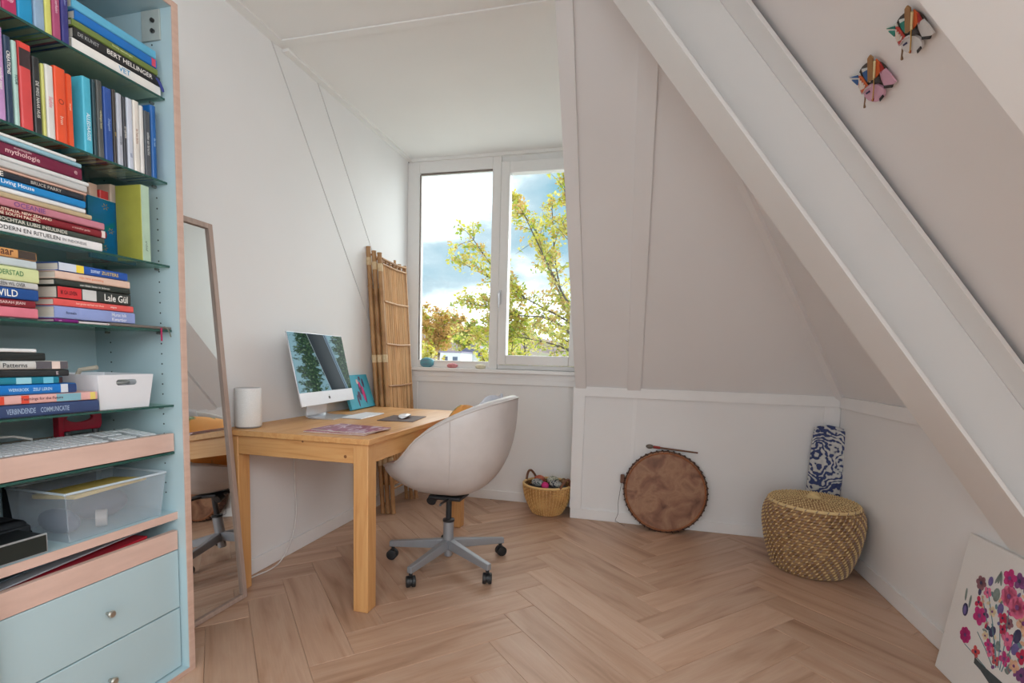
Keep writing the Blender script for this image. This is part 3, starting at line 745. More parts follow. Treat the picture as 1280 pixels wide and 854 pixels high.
# fourth shelf: two flat piles, a magazine and a wrapped notebook
z = SH[3]
pileA = [(397, 407.5, 49, (70, 76, 78), 'dark grey book at the bottom of the pile with WILD', [('DE MOEDERS', .6, .5, (214, 212, 206), 0, .4)]),
 (383.5, 395.8, 49, (216, 120, 136), 'salmon pink book in the pile with WILD', [('roman', .3, .3, (240, 214, 214), 0, .2)]),
 (374, 383, 46, (128, 36, 48), 'wine red book with white capitals in the pile with WILD', [('SARAH JEAN', .62, .5, (228, 200, 196), 0, .4)]),
 (359.5, 373.6, 49.5, (28, 76, 142), 'blue book lettered WILD in bold white on the fourth shelf', [('WILD', .52, .62, WHITE, 0, .34)]),
 (351, 359, 49, (196, 196, 194), 'light grey book with dark lettering above the WILD one', [('IEDEREEN WIL OVER', .55, .55, (70, 70, 72), 0, .5)]),
 (333, 350.6, 50, (206, 214, 158), 'pale lime book lettered ONDERSTAD on the fourth shelf', [('ONDERSTAD', .5, .36, (76, 130, 84), .05, .52)]),
 (322.5, 332.6, 47, (190, 202, 204), 'white and blue marbled book over the pale lime one', [('zacht', .3, .4, (130, 150, 160), 0, .2)]),
 (311, 322, 47, (206, 150, 92), 'orange book with a dark end on top of the pile with WILD', [('maar', .5, .6, (92, 54, 40), 0, .3)])]
zz = z + .0005
for i, (va, vb, ur, c, lb, tx) in enumerate(pileA[:]):
    z1 = zb(20, va); y1 = yb(ur, (va + vb) / 2 + 4); y0 = YI0 + .004 + .004 * (i % 3)
    lying_book(lb, c, y0, y1, zz, z1, .13 + .006 * (i % 3), texts=tx, group='pile with WILD on the fourth shelf', bands=[(.72, .99, (70, 60, 54))] if 'dark end' in lb else ()); zz = z1 + .0003
pileB = [(384.5, 399, 70, 170, (140, 156, 206), 'lavender blue paperback low in the pile with Lale Gül', [('Murat Isik', .78, .3, (226, 230, 240), .18, .2), ('Kwartier', .78, .3, (226, 230, 240), -.22, .2), ('fontein', .18, .2, (60, 66, 90), 0, .16)], []),
 (375.5, 383.8, 69, 168, (222, 92, 88), 'coral red paperback in the pile with Lale Gül', [('het grote verhaal van thuis', .42, .34, (244, 206, 190), 0, .4), ('uitgave', .72, .3, (250, 236, 230), 0, .16)], []),
 (360, 374.8, 73, 164.5, (52, 56, 54), 'black and red paperback lettered Lale Gül in bold white', [('Lale Gül', .78, .62, WHITE, 0, .34), ('IK GA LEVEN', .14, .32, (60, 20, 24), 0, .2)], [(0.005, .30, (206, 56, 60)), (.315, .50, (200, 200, 198))]),
 (352, 359.5, 70, 164, (46, 54, 50), 'thin black green paperback with white title in the second pile', [('een klein leven in brieven', .5, .34, (220, 220, 214), 0, .44)], []),
 (342, 351.4, 71, 163.5, (222, 190, 172), 'peach paperback with orange title in the second pile', [('mijn lieve gunsteling', .45, .36, (214, 130, 90), 0, .56)], []),
 (331, 341.4, 75, 160.5, (32, 82, 164), 'blue paperback with a white and yellow patterned end, topmost in its pile', [('zomer', .5, .34, (200, 214, 236), 0, .14), ('ZUSTERS', .72, .4, (226, 196, 90), 0, .26)], [(.0, .23, (206, 214, 226)), (.23, .335, (232, 206, 70))])]
zz = zb(100, 400) + .0004
mag_top = zz
y_l = yb(69, 400)
lying_book('purple paperback under the pile with Lale Gül', (116, 26, 110), yb(70, 404) - .0, yb(84, 405) + .03, z + .0005, mag_top, .12, texts=[('nacht', .22, .4, (226, 190, 226), 0, .12)], group='second pile on the fourth shelf')
lying_book('white magazine with a red mark sticking out under the pile', (214, 206, 204), yb(84, 405) + .0315, yb(138, 407) , z + .0005, mag_top - .003, .12, group='second pile on the fourth shelf', texts=[('R', .93, .5, (206, 50, 70))])
nb_ = lying_book('brown grey wrapped notebook with elastic tail on the glass shelf', (112, 104, 98), yb(139, 408), yb(214, 411), z + .0005, mag_top - .0004, .10, group='second pile on the fourth shelf', xf=XF)
MB().tube([(.053, .066, .008), (.0565, .073, .004), (.058, .080, -.012), (.057, .084, -.022)], .0020, 6).build('elastic_tail', mat('grey_elastic', (110, 116, 104), .7), nb_, smooth=True)
MB().box(.0506, .0520, .055, .060, -.036, .004).build('bookmark', mat('magenta_ribbon', (176, 40, 90), .6), nb_)
for i, (va, vb, ul, ur, c, lb, tx, bd) in enumerate(pileB):
    z1 = zb(100, va); y0 = yb(ul, (va + vb) / 2 - 2); y1 = yb(ur, (va + vb) / 2 + 5)
    lying_book(lb, c, y0, y1, zz, z1, .125 + .004 * (i % 2), texts=tx, bands=bd, group='second pile on the fourth shelf'); zz = z1 + .0003

# fifth shelf: flat pile and a white bin
z = SH[4]
pile = [(505, 518, 130, (54, 72, 112), 'navy cloth bound book at the bottom of the pile beside the white bin', [('VERBINDENDE', .33, .4, (160, 180, 206), 0, .22), ('COMMUNICATIE', .6, .4, (160, 180, 206), 0, .24)], []),
 (493.5, 504.6, 123, (222, 172, 166), 'pink book with red dots and a picture near its end, beside the white bin', [('Yearnings for the Future', .5, .40, (90, 60, 70), 0, .36)], [(.62, .84, (126, 176, 190)), (.93, .98, (226, 206, 110)), (.12, .2, (222, 80, 60)), (.33, .39, (222, 80, 60))]),
 (480.5, 492.8, 97, (20, 116, 196), 'bright blue book with a white and navy end in the pile beside the bin', [('WERKBOEK', .38, .3, (190, 220, 240), 0, .2), ('ZELF LEREN', .62, .3, (190, 220, 240), 0, .2)], [(.82, .9, (206, 212, 220)), (.9, .995, (40, 66, 116))]),
 (471.3, 480, 80, (30, 128, 152), 'teal book with pale blue blocks on its spine beside the bin', [], [(.45, .62, (150, 206, 220)), (.76, .88, (110, 190, 214)), (.95, .995, (60, 40, 44))]),
 (462.3, 470.8, 87.5, (44, 48, 50), 'black book with a thin red line under the Patterns one', [('E', .86, .5, (206, 190, 196), 0, .1)], []),
 (451, 461.8, 86.5, (196, 196, 192), 'grey and white book lettered Patterns beside the white bin', [('d Patterns', .36, .5, (60, 62, 64), 0, .4)], [(.62, .995, (92, 90, 96)), (.80, .90, (226, 206, 196))]),
 (441, 450.6, 58, (36, 42, 42), 'plain black case lying on the Patterns book', [], []),
 (436, 440.6, 47, (224, 226, 226), 'thin white booklet on top of the plain black case', [], [])]
zz = z + .0005
for i, (va, vb, ur, c, lb, tx, bd) in enumerate(pile):
    z1 = zb(40, va); y1 = min(1.0435, yb(ur, (va + vb) / 2 - .06 * (ur - 40))); y0 = YI0 + .004 + .004 * (i % 3)
    lying_book(lb, c, y0, y1, zz, z1, .16 + .006 * (i % 3), texts=tx, bands=bd, group='pile beside the white bin', r=.006 if i in (0, 2, 5) else None); zz = z1 + .0003

M_WPL = mat('white_plastic', (226, 228, 232), 0.35, var=.01)
by0, by1 = 1.045, 1.208
bin_ = thing('storage_bin', 'white plastic storage bin with an oval grip hole, holding cables', 'bin', (XF - .105, (by0 + by1) / 2, SH[4] + .0005))
def bin_pt(hx, hy, z): return [(-hx, -hy, z), (hx, -hy, z), (hx, hy, z), (-hx, hy, z)]
w = by1 - by0
bo, to = (.088, w / 2 - .010), (.097, w / 2)
hb = .098
bm_ = MB()
def wall_q(p0, p1, q0, q1, th): # slab from bottom edge p0-p1 to top edge q0-q1, thickness inward
    n = (Vector(p1) - Vector(p0)).cross(Vector(q0) - Vector(p0)).normalized() * -th
    P = [Vector(p0), Vector(p1), Vector(q1), Vector(q0)]
    bm_.hexa(P, [p + n for p in P])
b4 = bin_pt(*bo, 0.0); t4 = bin_pt(*to, hb)
for k in (0, 2, 3): wall_q(b4[k], b4[(k + 1) % 4], t4[k], t4[(k + 1) % 4], .002)
bm_.box(-bo[0], bo[0], -bo[1], bo[1], 0, .002)
bm_.build('body', M_WPL, bin_, bevel=.0006)
# front wall with the oval grip hole
fw = MB(); cz_, hw_, hh_ = .076, .030, .0085; NS = 40
oval = []
for k in range(NS):
    a = 2 * PI * k / NS; cx = math.copysign(1, math.cos(a)) * (hw_ - hh_) if abs(math.cos(a)) > 1e-9 else 0
    oval.append((cx + hh_ * math.cos(a), cz_ + hh_ * math.sin(a)))
def fpt(y, zz, inn): return (bo[0] + (to[0] - bo[0]) * zz / hb - (.002 if inn else 0), y, zz)
rect = []
for k in range(NS):
    oy, oz = oval[k]; dy, dz = oy, oz - cz_
    wy = lambda zz: bo[1] + (to[1] - bo[1]) * zz / hb
    cands = []
    if dz > 1e-6: cands.append((hb - cz_) / dz)
    if dz < -1e-6: cands.append(-cz_ / dz)
    best = min(cands) if cands else 1e9
    if abs(dy) > 1e-6: best = min(best, wy(cz_) / abs(dy))
    yy, zr = dy * best, cz_ + dz * best
    zr = min(max(zr, 0), hb); yy = max(-wy(zr), min(wy(zr), yy)); rect.append([yy, zr])
for (sy, sz) in ((1, 1), (1, 0), (-1, 1), (-1, 0)):
    c = (sy * (to[1] if sz else bo[1]), hb if sz else 0); k = min(range(NS), key=lambda i: (rect[i][0] - c[0]) ** 2 + (rect[i][1] - c[1]) ** 2); rect[k] = list(c)
vs = []; fs = []
for inn in (0, 1):
    vs += [fpt(*p, inn) for p in oval] + [fpt(*p, inn) for p in rect]
for k in range(NS):
    k2 = (k + 1) % NS
    fs.append((k, k2, NS + k2, NS + k)); fs.append((2 * NS + k, 3 * NS + k, 3 * NS + k2, 2 * NS + k2))
    fs.append((k, 2 * NS + k, 2 * NS + k2, k2)); fs.append((NS + k, NS + k2, 3 * NS + k2, 3 * NS + k))
fw.add(vs, fs); fw.build('front_wall', M_WPL, bin_)
cb = thing('cable_coil', 'coiled yellow and grey cables inside the white bin', 'cable', (XF - .105, (by0 + by1) / 2, SH[4] + .003))
for k, c in enumerate(((196, 186, 70), (60, 62, 60), (200, 200, 196))):
    pts = [(.05 * math.cos(a + k) , (.026 + .038 * math.sin(a * 1.0 + k)) , .012 + .022 * k + .006 * a / 2) for a in [i * .35 for i in range(26)]]
    MB().tube(pts, .004, 8).build('loop', mat('cable_%d' % k, c, .5), cb, smooth=True)
sp_ = thing('spatula', 'pale wooden tool handle sticking out of the white bin', 'tool', (XF - .15, by0 + .03, SH[4] + .003))
MB().tube([(0, .01, .006), (-.01, .01, .06), (.02, .012, .106), (.06, .03, .114)], [.004, .005, .006, .007], 8).build('handle', mat('pale_wood_tool', (206, 196, 178), .6), sp_, smooth=True)

# things on the pull-out tray
kz = .7865
kbd = thing('keyboard', 'white full size keyboard lying in the pull-out tray', 'keyboard', (XF - .088, 1.005, kz))
MB().box(-.062, .062, -.225, .228, 0, .008).build('body', mat('aluminium_keyboard', (206, 208, 212), .35, .3), kbd, bevel=.002)
kz_top = .0082
M_KEY = mat('white_key', (232, 234, 236), .4)
kmesh = MB().box(-.008, .008, -.008, .008, 0, .0028).mesh('key'); kmesh.materials.append(M_KEY)
for r_ in range(6):
    for c_ in range(22):
        if c_ in (15, 19) and r_ > 0: continue
        if c_ in (16, 17, 18) and r_ in (3,): continue
        put('key', kmesh, kbd, loc=(-.050 + .0195 * r_, -.214 + .0205 * c_, kz_top))
MB().box(-.060, .06, .087, .090, .0081, .0086).box(-.060, .06, .168, .171, .0081, .0086).build('key_gap', mat('grey_gap', (120, 124, 128), .6), kbd)
kbd.rotation_euler = (0, math.radians(5), 0); kbd.location.z = kz + .0058; kbd.location.x = XF - .089
hp = thing('hole_punch', 'red hole punch with an oval grip standing at the back of the tray', 'hole punch', (-1.628, 1.130, kz))
def ring_plate(y_half, z0, z1, th, oy, oz, cz):
    NS = 32; vs = []; fs = []
    def rectp(a):
        dy, dz = math.cos(a), math.sin(a); k = min((y_half / abs(dy)) if abs(dy) > 1e-6 else 9, ((z1 - cz) / dz) if dz > 1e-6 else 9, ((cz - z0) / -dz) if dz < -1e-6 else 9)
        return dy * k, cz + dz * k
    for x in (th / 2, -th / 2):
        for k in range(NS): a = 2 * PI * k / NS; vs.append((x, oy * math.cos(a), cz + oz * math.sin(a)))
        for k in range(NS): a = 2 * PI * k / NS; p = rectp(a); vs.append((x, *p))
    for k in range(NS):
        k2 = (k + 1) % NS
        fs += [(k, k2, NS + k2, NS + k), (2 * NS + k, 3 * NS + k, 3 * NS + k2, 2 * NS + k2), (k, 2 * NS + k, 2 * NS + k2, k2), (NS + k, NS + k2, 3 * NS + k2, 3 * NS + k)]
    return MB().add(vs, fs)
M_RED = mat('red_plastic', (176, 18, 48), .35, var=.04)
ring_plate(.062, .026, .092, .012, .036, .013, .064).build('lever', M_RED, hp, bevel=.002)
MB().box(-.01, .014, -.064, -.050, .012, .090).build('side_arm', M_RED, hp, bevel=.002)
MB().box(-.03, .045, -.058, .058, 0.0, .012).build('base', mat('dark_steel', (92, 94, 96), .4, .6), hp, bevel=.002)
for yy in (-.04, .04): MB().tube([(.008, yy, .012), (.008, yy, .026)], .009, 12).build('punch_head', mat('dark_steel', (92, 94, 96), .4, .6), hp, smooth=True)
tag(MB().tube([(-1.575, .80, .791), (-1.585, .84, .812), (-1.59, .89, .825), (-1.585, .94, .822), (-1.575, .975, .8105)], .0035, 8).build('white_cable', mat('white_cable_rubber', (214, 212, 206), .5), smooth=True), 'short white cable lying behind the keyboard in the tray', 'cable')

# things on the solid shelf
z = .540
M_CLEAR = frosted_mat('clear_box_plastic', (206, 220, 230), .80)
bx = thing('storage_box', 'clear plastic storage box without lid on the solid shelf', 'box', (XF - .115, 1.10, z + .0005))
cy0, cy1 = -.135, .140
bm_ = MB()
b4 = [(-.10, cy0, .002), (.095, cy0, .002), (.095, cy1 - .012, .002), (-.10, cy1 - .012, .002)]
t4 = [(-.108, cy0 - .012, .135), (.105, cy0 - .012, .135), (.105, cy1, .135), (-.108, cy1, .135)]
for k in range(4): wall_q(b4[k], b4[(k + 1) % 4], t4[k], t4[(k + 1) % 4], .002)
bm_.box(-.10, .095, cy0, cy1 - .012, 0, .002)
bm_.build('body', M_CLEAR, bx)
rm = MB()
for k in range(4):
    p, q = Vector(t4[k]), Vector(t4[(k + 1) % 4]); rm.tube([p, q], .0035, 8)
rm.build('rim', mat('frosted_rim', (190, 204, 212), .3), bx, smooth=True)
def inbox(name, label, cat, mb, m, smooth=True, bevel=0):
    o = mb.build(name, m, None, smooth=smooth, bevel=bevel); o.location = (XF - .115, 1.10, z + .0032); tag(o, label, cat); return o
inbox('envelope', 'yellow padded envelope lying on top in the clear box', 'envelope', MB().hexa([(-.06, -.12, .098), (.085, -.11, .108), (.09, .09, .118), (-.05, .09, .106)], [(-.06, -.12, .112), (.085, -.11, .120), (.09, .09, .128), (-.05, .09, .116)]), mat('yellow_paper', (232, 200, 104), .6), bevel=.004)
inbox('toiletry_bag', 'dark plum padded pouch inside the clear box', 'pouch', MB().ball((-.035, .040, .044), .055, .075, .042, 20, 12), mat('plum_fabric', (84, 78, 92), .8, bump=.3, scale=120))
inbox('cable_bundle', 'dark cable bundle at the front of the clear box', 'cable', MB().ball((.0, -.094, .036), .07, .028, .034, 16, 10), mat('dark_bundle', (70, 74, 96), .7, bump=.4, scale=90))
inbox('tape_roll', 'clear tape roll lying against the wall of the clear box', 'tape roll', MB().tube([(.050, -.034, .030), (.066, -.014, .030)], .024, 20), mat('tape_silver', (170, 160, 156), .3))
tag(MB().box(-1.730, -1.665, 0.99, 1.20, .5405, .715).build('folder_box', mat('black_card', (34, 36, 40), .7), bevel=.003), 'black upright box behind the clear box on the solid shelf', 'box')
bag = thing('camera_bag', 'black padded strap bag slumped beside the clear box', 'bag', (-1.600, .893, z + .0005))
MB().grid(lambda u, v: ((-.055 + .11 * v) * (1 - .12 * math.sin(PI * u)), -.065 + .12 * u + .006 * math.sin(9 * v), .002 + (.085 * math.sin(PI * min(1, u * .9 + .08)) ** .5) * (1 - .15 * v) + .004 * math.sin(12 * u + 5 * v)), 18, 12).build('flap', mat('black_nylon', (30, 33, 37), .7, bump=.3, scale=150), bag, smooth=True)
MB().box(-.05, .05, -.06, .05, 0, .062).build('body', mat('black_nylon', (30, 33, 37), .7), bag, bevel=.012, seg=3)
MB().box(.02, .060, -.02, .049, 0.0, .050).build('pouch', mat('black_nylon', (30, 33, 37), .7), bag, bevel=.006, seg=3)
dev = thing('modem', 'flat black device with a silver rimmed front on the solid shelf', 'device', (XF - .085, .845, z + .0005))
MB().box(-.024, .070, -.065, .062, 0, .048).build('body', mat('black_plastic_case', (30, 34, 36), .45), dev, bevel=.004)
MB().box(.070, .076, -.067, .064, .0, .050).build('front_rim', mat('silver_rim', (196, 200, 202), .3, .6), dev, bevel=.002)
MB().box(.0755, .0775, -.063, .060, .004, .046).build('front_panel', mat('black_panel', (34, 42, 40), .3), dev)

# papers in the shallow drawer
def drawer_sheet(name, label, cat, m, x0, x1, y0, y1, lift, th):
    zf = lambda x, y: .4345 + lift + .034 * (y - .78) / .42 + .012 * (x - x0) / (x1 - x0)
    P = [(x0, y0), (x1, y0), (x1, y1), (x0, y1)]
    return tag(MB().hexa([(x, y, zf(x, y)) for x, y in P], [(x, y, zf(x, y) + th) for x, y in P]).build(name, m, bevel=.0008), label, cat)
drawer_sheet('folder', 'shiny red folder lying in the open shallow drawer', 'folder', mat('red_card', (168, 22, 42), .45), -1.62, XF - .019, .82, 1.18, .001, .008)
drawer_sheet('paper_sheets', 'pale grey paper sheets on the red folder in the shallow drawer', 'paper', mat('paper_0', (196, 200, 206), .6), -1.66, XF - .062, .80, 1.20, .0100, .004)
drawer_sheet('leaflet', 'blue grey printed leaflet on top of the papers in the shallow drawer', 'paper', mat('paper_1', (120, 138, 150), .6), -1.66, XF - .095, .79, 1.16, .0155, .004)
# ------------------------------------------------------------------ mirror leaning on the left wall
M_FRAME = ramp_mat('grey_brown_frame_wood', [(0.3, (164, 142, 130)), (0.7, (182, 160, 148))], scale=4, stretch=(1, 14, 1.0), rough=.5)
M_MIRROR = mat('mirror_silver', (238, 240, 240), 0.015, 1.0, var=0.004)
mt, mb0 = Vector((-1.742, 0, 1.585)), Vector((-1.600, 0, 0.0))
MH = math.hypot(mt.x - mb0.x, mt.z); lean_m = math.atan2(mb0.x - mt.x, mt.z)
my0, my1 = 1.40, 1.752
mr_ = thing('mirror', 'full length mirror in a slim grey brown wooden frame leaning on the wall', 'mirror', (mb0.x, (my0 + my1) / 2, 0.0))
mr_.rotation_euler = (0, -lean_m, 0)
hwid = (my1 - my0) / 2; fwd_ = .022
for s in (-1, 1):
    MB().box(-.024, 0.0, min(s * hwid, s * (hwid - fwd_)), max(s * hwid, s * (hwid - fwd_)), 0.003, MH).build('frame_side', M_FRAME, mr_, bevel=.0015)
for z0, z1 in ((0.003, fwd_), (MH - fwd_, MH)):
    MB().box(-.024, 0.0, -hwid + fwd_, hwid - fwd_, z0, z1).build('frame_rail', M_FRAME, mr_, bevel=.0015)
MB().box(-.020, -.010, -hwid + fwd_, hwid - fwd_, fwd_, MH - fwd_).build('mirror_glass', M_MIRROR, mr_)

# ------------------------------------------------------------------ pine table
def pine(name, stretch): return ramp_mat(name, [(0.2, (182, 124, 70)), (0.42, (204, 150, 94)), (0.6, (212, 162, 106)), (0.85, (190, 134, 78))], scale=2.4, stretch=stretch, rough=.42, distort=1.2, detail=6, bump=.04, rand=.05)
M_PINE_Y, M_PINE_X, M_PINE_Z = pine('pine_along_y', (14, 1, 14)), pine('pine_along_x', (1, 14, 14)), pine('pine_along_z', (14, 14, 1))
TX0, TX1, TY0, TY1, TZ = -1.738, -1.022, 1.762, 2.962, .727
tb = thing('table', 'pine wood table with square legs pushed against the left wall', 'table', (TX0, TY0, 0))
tw, tl = TX1 - TX0, TY1 - TY0
nb = 5
topm = MB().box(0, tw, 0, tl, TZ - .024, TZ)
topm.build('table_top', M_PINE_Y, tb, bevel=.003)
lg = .067
for (x, y) in ((.012, .014), (tw - .012 - lg, .014), (.012, tl - .014 - lg), (tw - .012 - lg, tl - .014 - lg)):
    MB().box(x, x + lg, y, y + lg, 0, TZ - .0242).build('leg', M_PINE_Z, tb, bevel=.003)
ap0, ap1 = .622, TZ - .0242
MB().box(.012 + lg, tw - .012 - lg, .016, .038, ap0, ap1).build('apron', M_PINE_X, tb, bevel=.0015)
MB().box(.012 + lg, tw - .012 - lg, tl - .038, tl - .016, ap0, ap1).build('apron', M_PINE_X, tb, bevel=.0015)
MB().box(.014, .036, .014 + lg, tl - .014 - lg, ap0, ap1).build('apron', M_PINE_Y, tb, bevel=.0015)
MB().box(tw - .036, tw - .014, .014 + lg, tl - .014 - lg, ap0, ap1).build('apron', M_PINE_Y, tb, bevel=.0015)
for (x, z_, r_) in ((.60, .648, .007), (.40, .697, .005)):
    MB().tube([(x, .0158, z_), (x, .0162, z_)], r_, 10).build('wood_knot', mat('pine_knot', (130, 84, 50), .6), tb)

TT = TZ + .0004
# ------------------------------------------------------------------ things on the table
sk = thing('speaker', 'white cylinder loudspeaker standing on the table corner by the mirror', 'speaker', (-1.672, 1.853, TT))
MB().lathe([(.046, 0), (.051, .003), (.051, .008)], 40).build('foot', mat('grey_speaker_foot', (150, 152, 154), .5), sk, smooth=True)
MB().lathe([(.0535, .008), (.0545, .010), (.0545, .172), (.053, .1755)], 48).build('body', ramp_mat('white_speaker_mesh', [(0.35, (222, 222, 220)), (0.65, (232, 232, 231))], scale=260, rough=.5, bump=.05), sk, smooth=True)
MB().lathe([(.0525, .172), (.051, .1765), (.0475, .1775)], 48).build('top_ring', mat('pale_grey_ring', (186, 186, 188), .4), sk, smooth=True)
MB().lathe([(.0475, .1760), (.0475, .1768)], 48).build('top_plate', mat('dark_speaker_top', (60, 62, 66), .35), sk)

# all-in-one computer
PSI, TAU, IW, IH = math.radians(5.0), math.radians(12.4), .528, .372
bl = Vector((-1.552, 2.062, .805))
im = thing('desktop_computer', 'slim silver all-in-one desktop computer with a wide glossy screen', 'computer', (bl.x, bl.y, TT))
rv = Vector((-math.sin(PSI), math.cos(PSI), 0)); nv = Vector((math.cos(PSI), math.sin(PSI), 0))
uv = Vector((0, 0, 1)) * math.cos(TAU) - nv * math.sin(TAU); fv = rv.cross(uv)
if fv.dot(nv) < 0: fv = -fv
Lc = Vector((0, 0, bl.z - TT))
def ip(a, b, c): return Lc + rv * a + uv * b + fv * c
CH = .066
M_ALU = mat('silver_aluminium', (212, 214, 220), .3, .55, var=.01)
MB().hexa([ip(0, 0, -.008), ip(IW, 0, -.008), ip(IW, IH, -.008), ip(0, IH, -.008)], [ip(0, 0, -.002), ip(IW, 0, -.002), ip(IW, IH, -.002), ip(0, IH, -.002)]).build('casing', M_ALU, im, bevel=.002)
MB().grid(lambda u, v: ip(.02 + u * (IW - .04), .02 + v * (IH - .04), -.008 - .028 * (math.sin(PI * u) * math.sin(PI * v)) ** .5), 17, 13).build('back_shell', M_ALU, im, smooth=True)
ch = MB().hexa([ip(0, 0, -.002), ip(IW, 0, -.002), ip(IW, CH, -.002), ip(0, CH, -.002)], [ip(0, 0, 0), ip(IW, 0, 0), ip(IW, CH, 0), ip(0, CH, 0)]).build('chin', mat('pale_aluminium_chin', (226, 228, 234), .35, .15, var=.01), im, bevel=.0008)
# fruit emblem with a bite and a leaf on the chin
em = []
for k in range(40):
    a = 2 * PI * k / 40; r_ = .0088 * (1 + .10 * math.cos(2 * a) - .05 * math.cos(4 * a)) * (1 - .12 * max(0, math.sin(a)) ** 8 - .10 * max(0, -math.sin(a)) ** 10)
    x_, y_ = r_ * math.cos(a), r_ * math.sin(a) * 1.05
    d_ = math.hypot(x_ - .0105, y_ - .001)
    if d_ < .0052: x_ = .0105 - .0052 * max(.2, (.0105 - x_) / max(d_, 1e-5))
    em.append((x_, y_))
emb = MB().prism([ip(IW / 2 + x_, CH / 2 - .002 + y_, .0002) for x_, y_ in em], fv * .0002)
emb.prism([ip(IW / 2 + x_, CH / 2 + .0105 + y_, .0002) for x_, y_ in ((0, -.002), (.003, -.001), (.0045, .003), (.0015, .002))], fv * .0002)
emb.build('emblem', mat('black_emblem', (36, 37, 40), .3), ch)
# reflection painted as glowing screen colour: firs against the sky, a dark slanting band
scr = bpy.data.materials.new('screen_painted_reflection'); scr.use_nodes = True
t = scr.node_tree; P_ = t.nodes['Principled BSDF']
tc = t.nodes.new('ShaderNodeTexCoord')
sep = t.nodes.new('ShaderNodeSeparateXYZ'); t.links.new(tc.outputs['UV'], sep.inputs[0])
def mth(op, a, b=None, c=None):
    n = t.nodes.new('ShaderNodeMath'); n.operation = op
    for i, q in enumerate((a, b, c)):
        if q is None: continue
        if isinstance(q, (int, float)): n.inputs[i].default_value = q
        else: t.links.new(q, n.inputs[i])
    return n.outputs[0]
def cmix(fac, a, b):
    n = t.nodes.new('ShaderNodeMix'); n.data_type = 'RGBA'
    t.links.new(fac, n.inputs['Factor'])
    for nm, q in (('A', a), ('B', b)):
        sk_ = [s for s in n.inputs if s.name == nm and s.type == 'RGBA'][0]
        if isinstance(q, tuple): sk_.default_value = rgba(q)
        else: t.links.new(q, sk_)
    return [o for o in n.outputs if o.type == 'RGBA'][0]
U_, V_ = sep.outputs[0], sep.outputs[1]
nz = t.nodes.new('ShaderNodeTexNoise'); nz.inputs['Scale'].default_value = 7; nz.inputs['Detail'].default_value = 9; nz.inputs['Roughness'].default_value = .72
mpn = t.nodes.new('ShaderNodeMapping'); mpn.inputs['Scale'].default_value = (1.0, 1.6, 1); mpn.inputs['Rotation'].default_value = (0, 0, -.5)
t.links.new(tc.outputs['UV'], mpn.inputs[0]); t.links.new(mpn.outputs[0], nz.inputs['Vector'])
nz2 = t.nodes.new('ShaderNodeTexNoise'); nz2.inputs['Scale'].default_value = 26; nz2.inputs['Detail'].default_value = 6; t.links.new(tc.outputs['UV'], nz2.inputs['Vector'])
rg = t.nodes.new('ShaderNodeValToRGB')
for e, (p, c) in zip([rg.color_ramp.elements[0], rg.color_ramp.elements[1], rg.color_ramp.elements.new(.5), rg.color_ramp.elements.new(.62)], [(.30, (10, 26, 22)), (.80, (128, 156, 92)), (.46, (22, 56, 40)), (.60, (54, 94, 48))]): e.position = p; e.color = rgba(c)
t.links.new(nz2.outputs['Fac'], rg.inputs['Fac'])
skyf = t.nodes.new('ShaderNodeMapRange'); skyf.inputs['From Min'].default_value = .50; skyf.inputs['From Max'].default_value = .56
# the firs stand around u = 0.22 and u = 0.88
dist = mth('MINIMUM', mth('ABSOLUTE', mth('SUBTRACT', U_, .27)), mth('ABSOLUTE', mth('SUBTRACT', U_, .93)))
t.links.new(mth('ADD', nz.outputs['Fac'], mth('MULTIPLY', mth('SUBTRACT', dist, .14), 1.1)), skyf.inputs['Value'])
refl = cmix(skyf.outputs['Result'], rg.outputs['Color'], (142, 186, 200))
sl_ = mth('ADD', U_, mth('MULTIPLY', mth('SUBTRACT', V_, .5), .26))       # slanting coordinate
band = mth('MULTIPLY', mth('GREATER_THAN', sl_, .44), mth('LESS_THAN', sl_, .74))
refl = cmix(band, refl, (34, 46, 54))
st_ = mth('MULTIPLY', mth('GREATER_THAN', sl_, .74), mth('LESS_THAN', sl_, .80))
refl = cmix(st_, refl, (120, 150, 170))
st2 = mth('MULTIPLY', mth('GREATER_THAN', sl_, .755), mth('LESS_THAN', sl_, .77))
refl = cmix(st2, refl, (40, 66, 92))
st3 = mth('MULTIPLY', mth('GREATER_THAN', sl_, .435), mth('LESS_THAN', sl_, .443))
refl = cmix(st3, refl, (170, 186, 196))
t.links.new(refl, P_.inputs['Emission Color']); P_.inputs['Emission Strength'].default_value = .60; P_.inputs['Specular IOR Level'].default_value = .03
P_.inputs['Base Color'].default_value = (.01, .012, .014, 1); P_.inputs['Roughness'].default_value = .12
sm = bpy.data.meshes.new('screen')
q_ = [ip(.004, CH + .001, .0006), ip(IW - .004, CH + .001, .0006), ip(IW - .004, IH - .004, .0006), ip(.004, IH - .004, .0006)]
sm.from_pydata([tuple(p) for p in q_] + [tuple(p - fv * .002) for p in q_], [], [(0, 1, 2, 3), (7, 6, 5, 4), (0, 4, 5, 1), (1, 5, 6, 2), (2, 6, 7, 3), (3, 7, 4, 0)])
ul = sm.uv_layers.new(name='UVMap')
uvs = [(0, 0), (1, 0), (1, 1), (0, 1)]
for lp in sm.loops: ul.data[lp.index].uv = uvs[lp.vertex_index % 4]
sm.materials.append(scr); put('screen', sm, im)
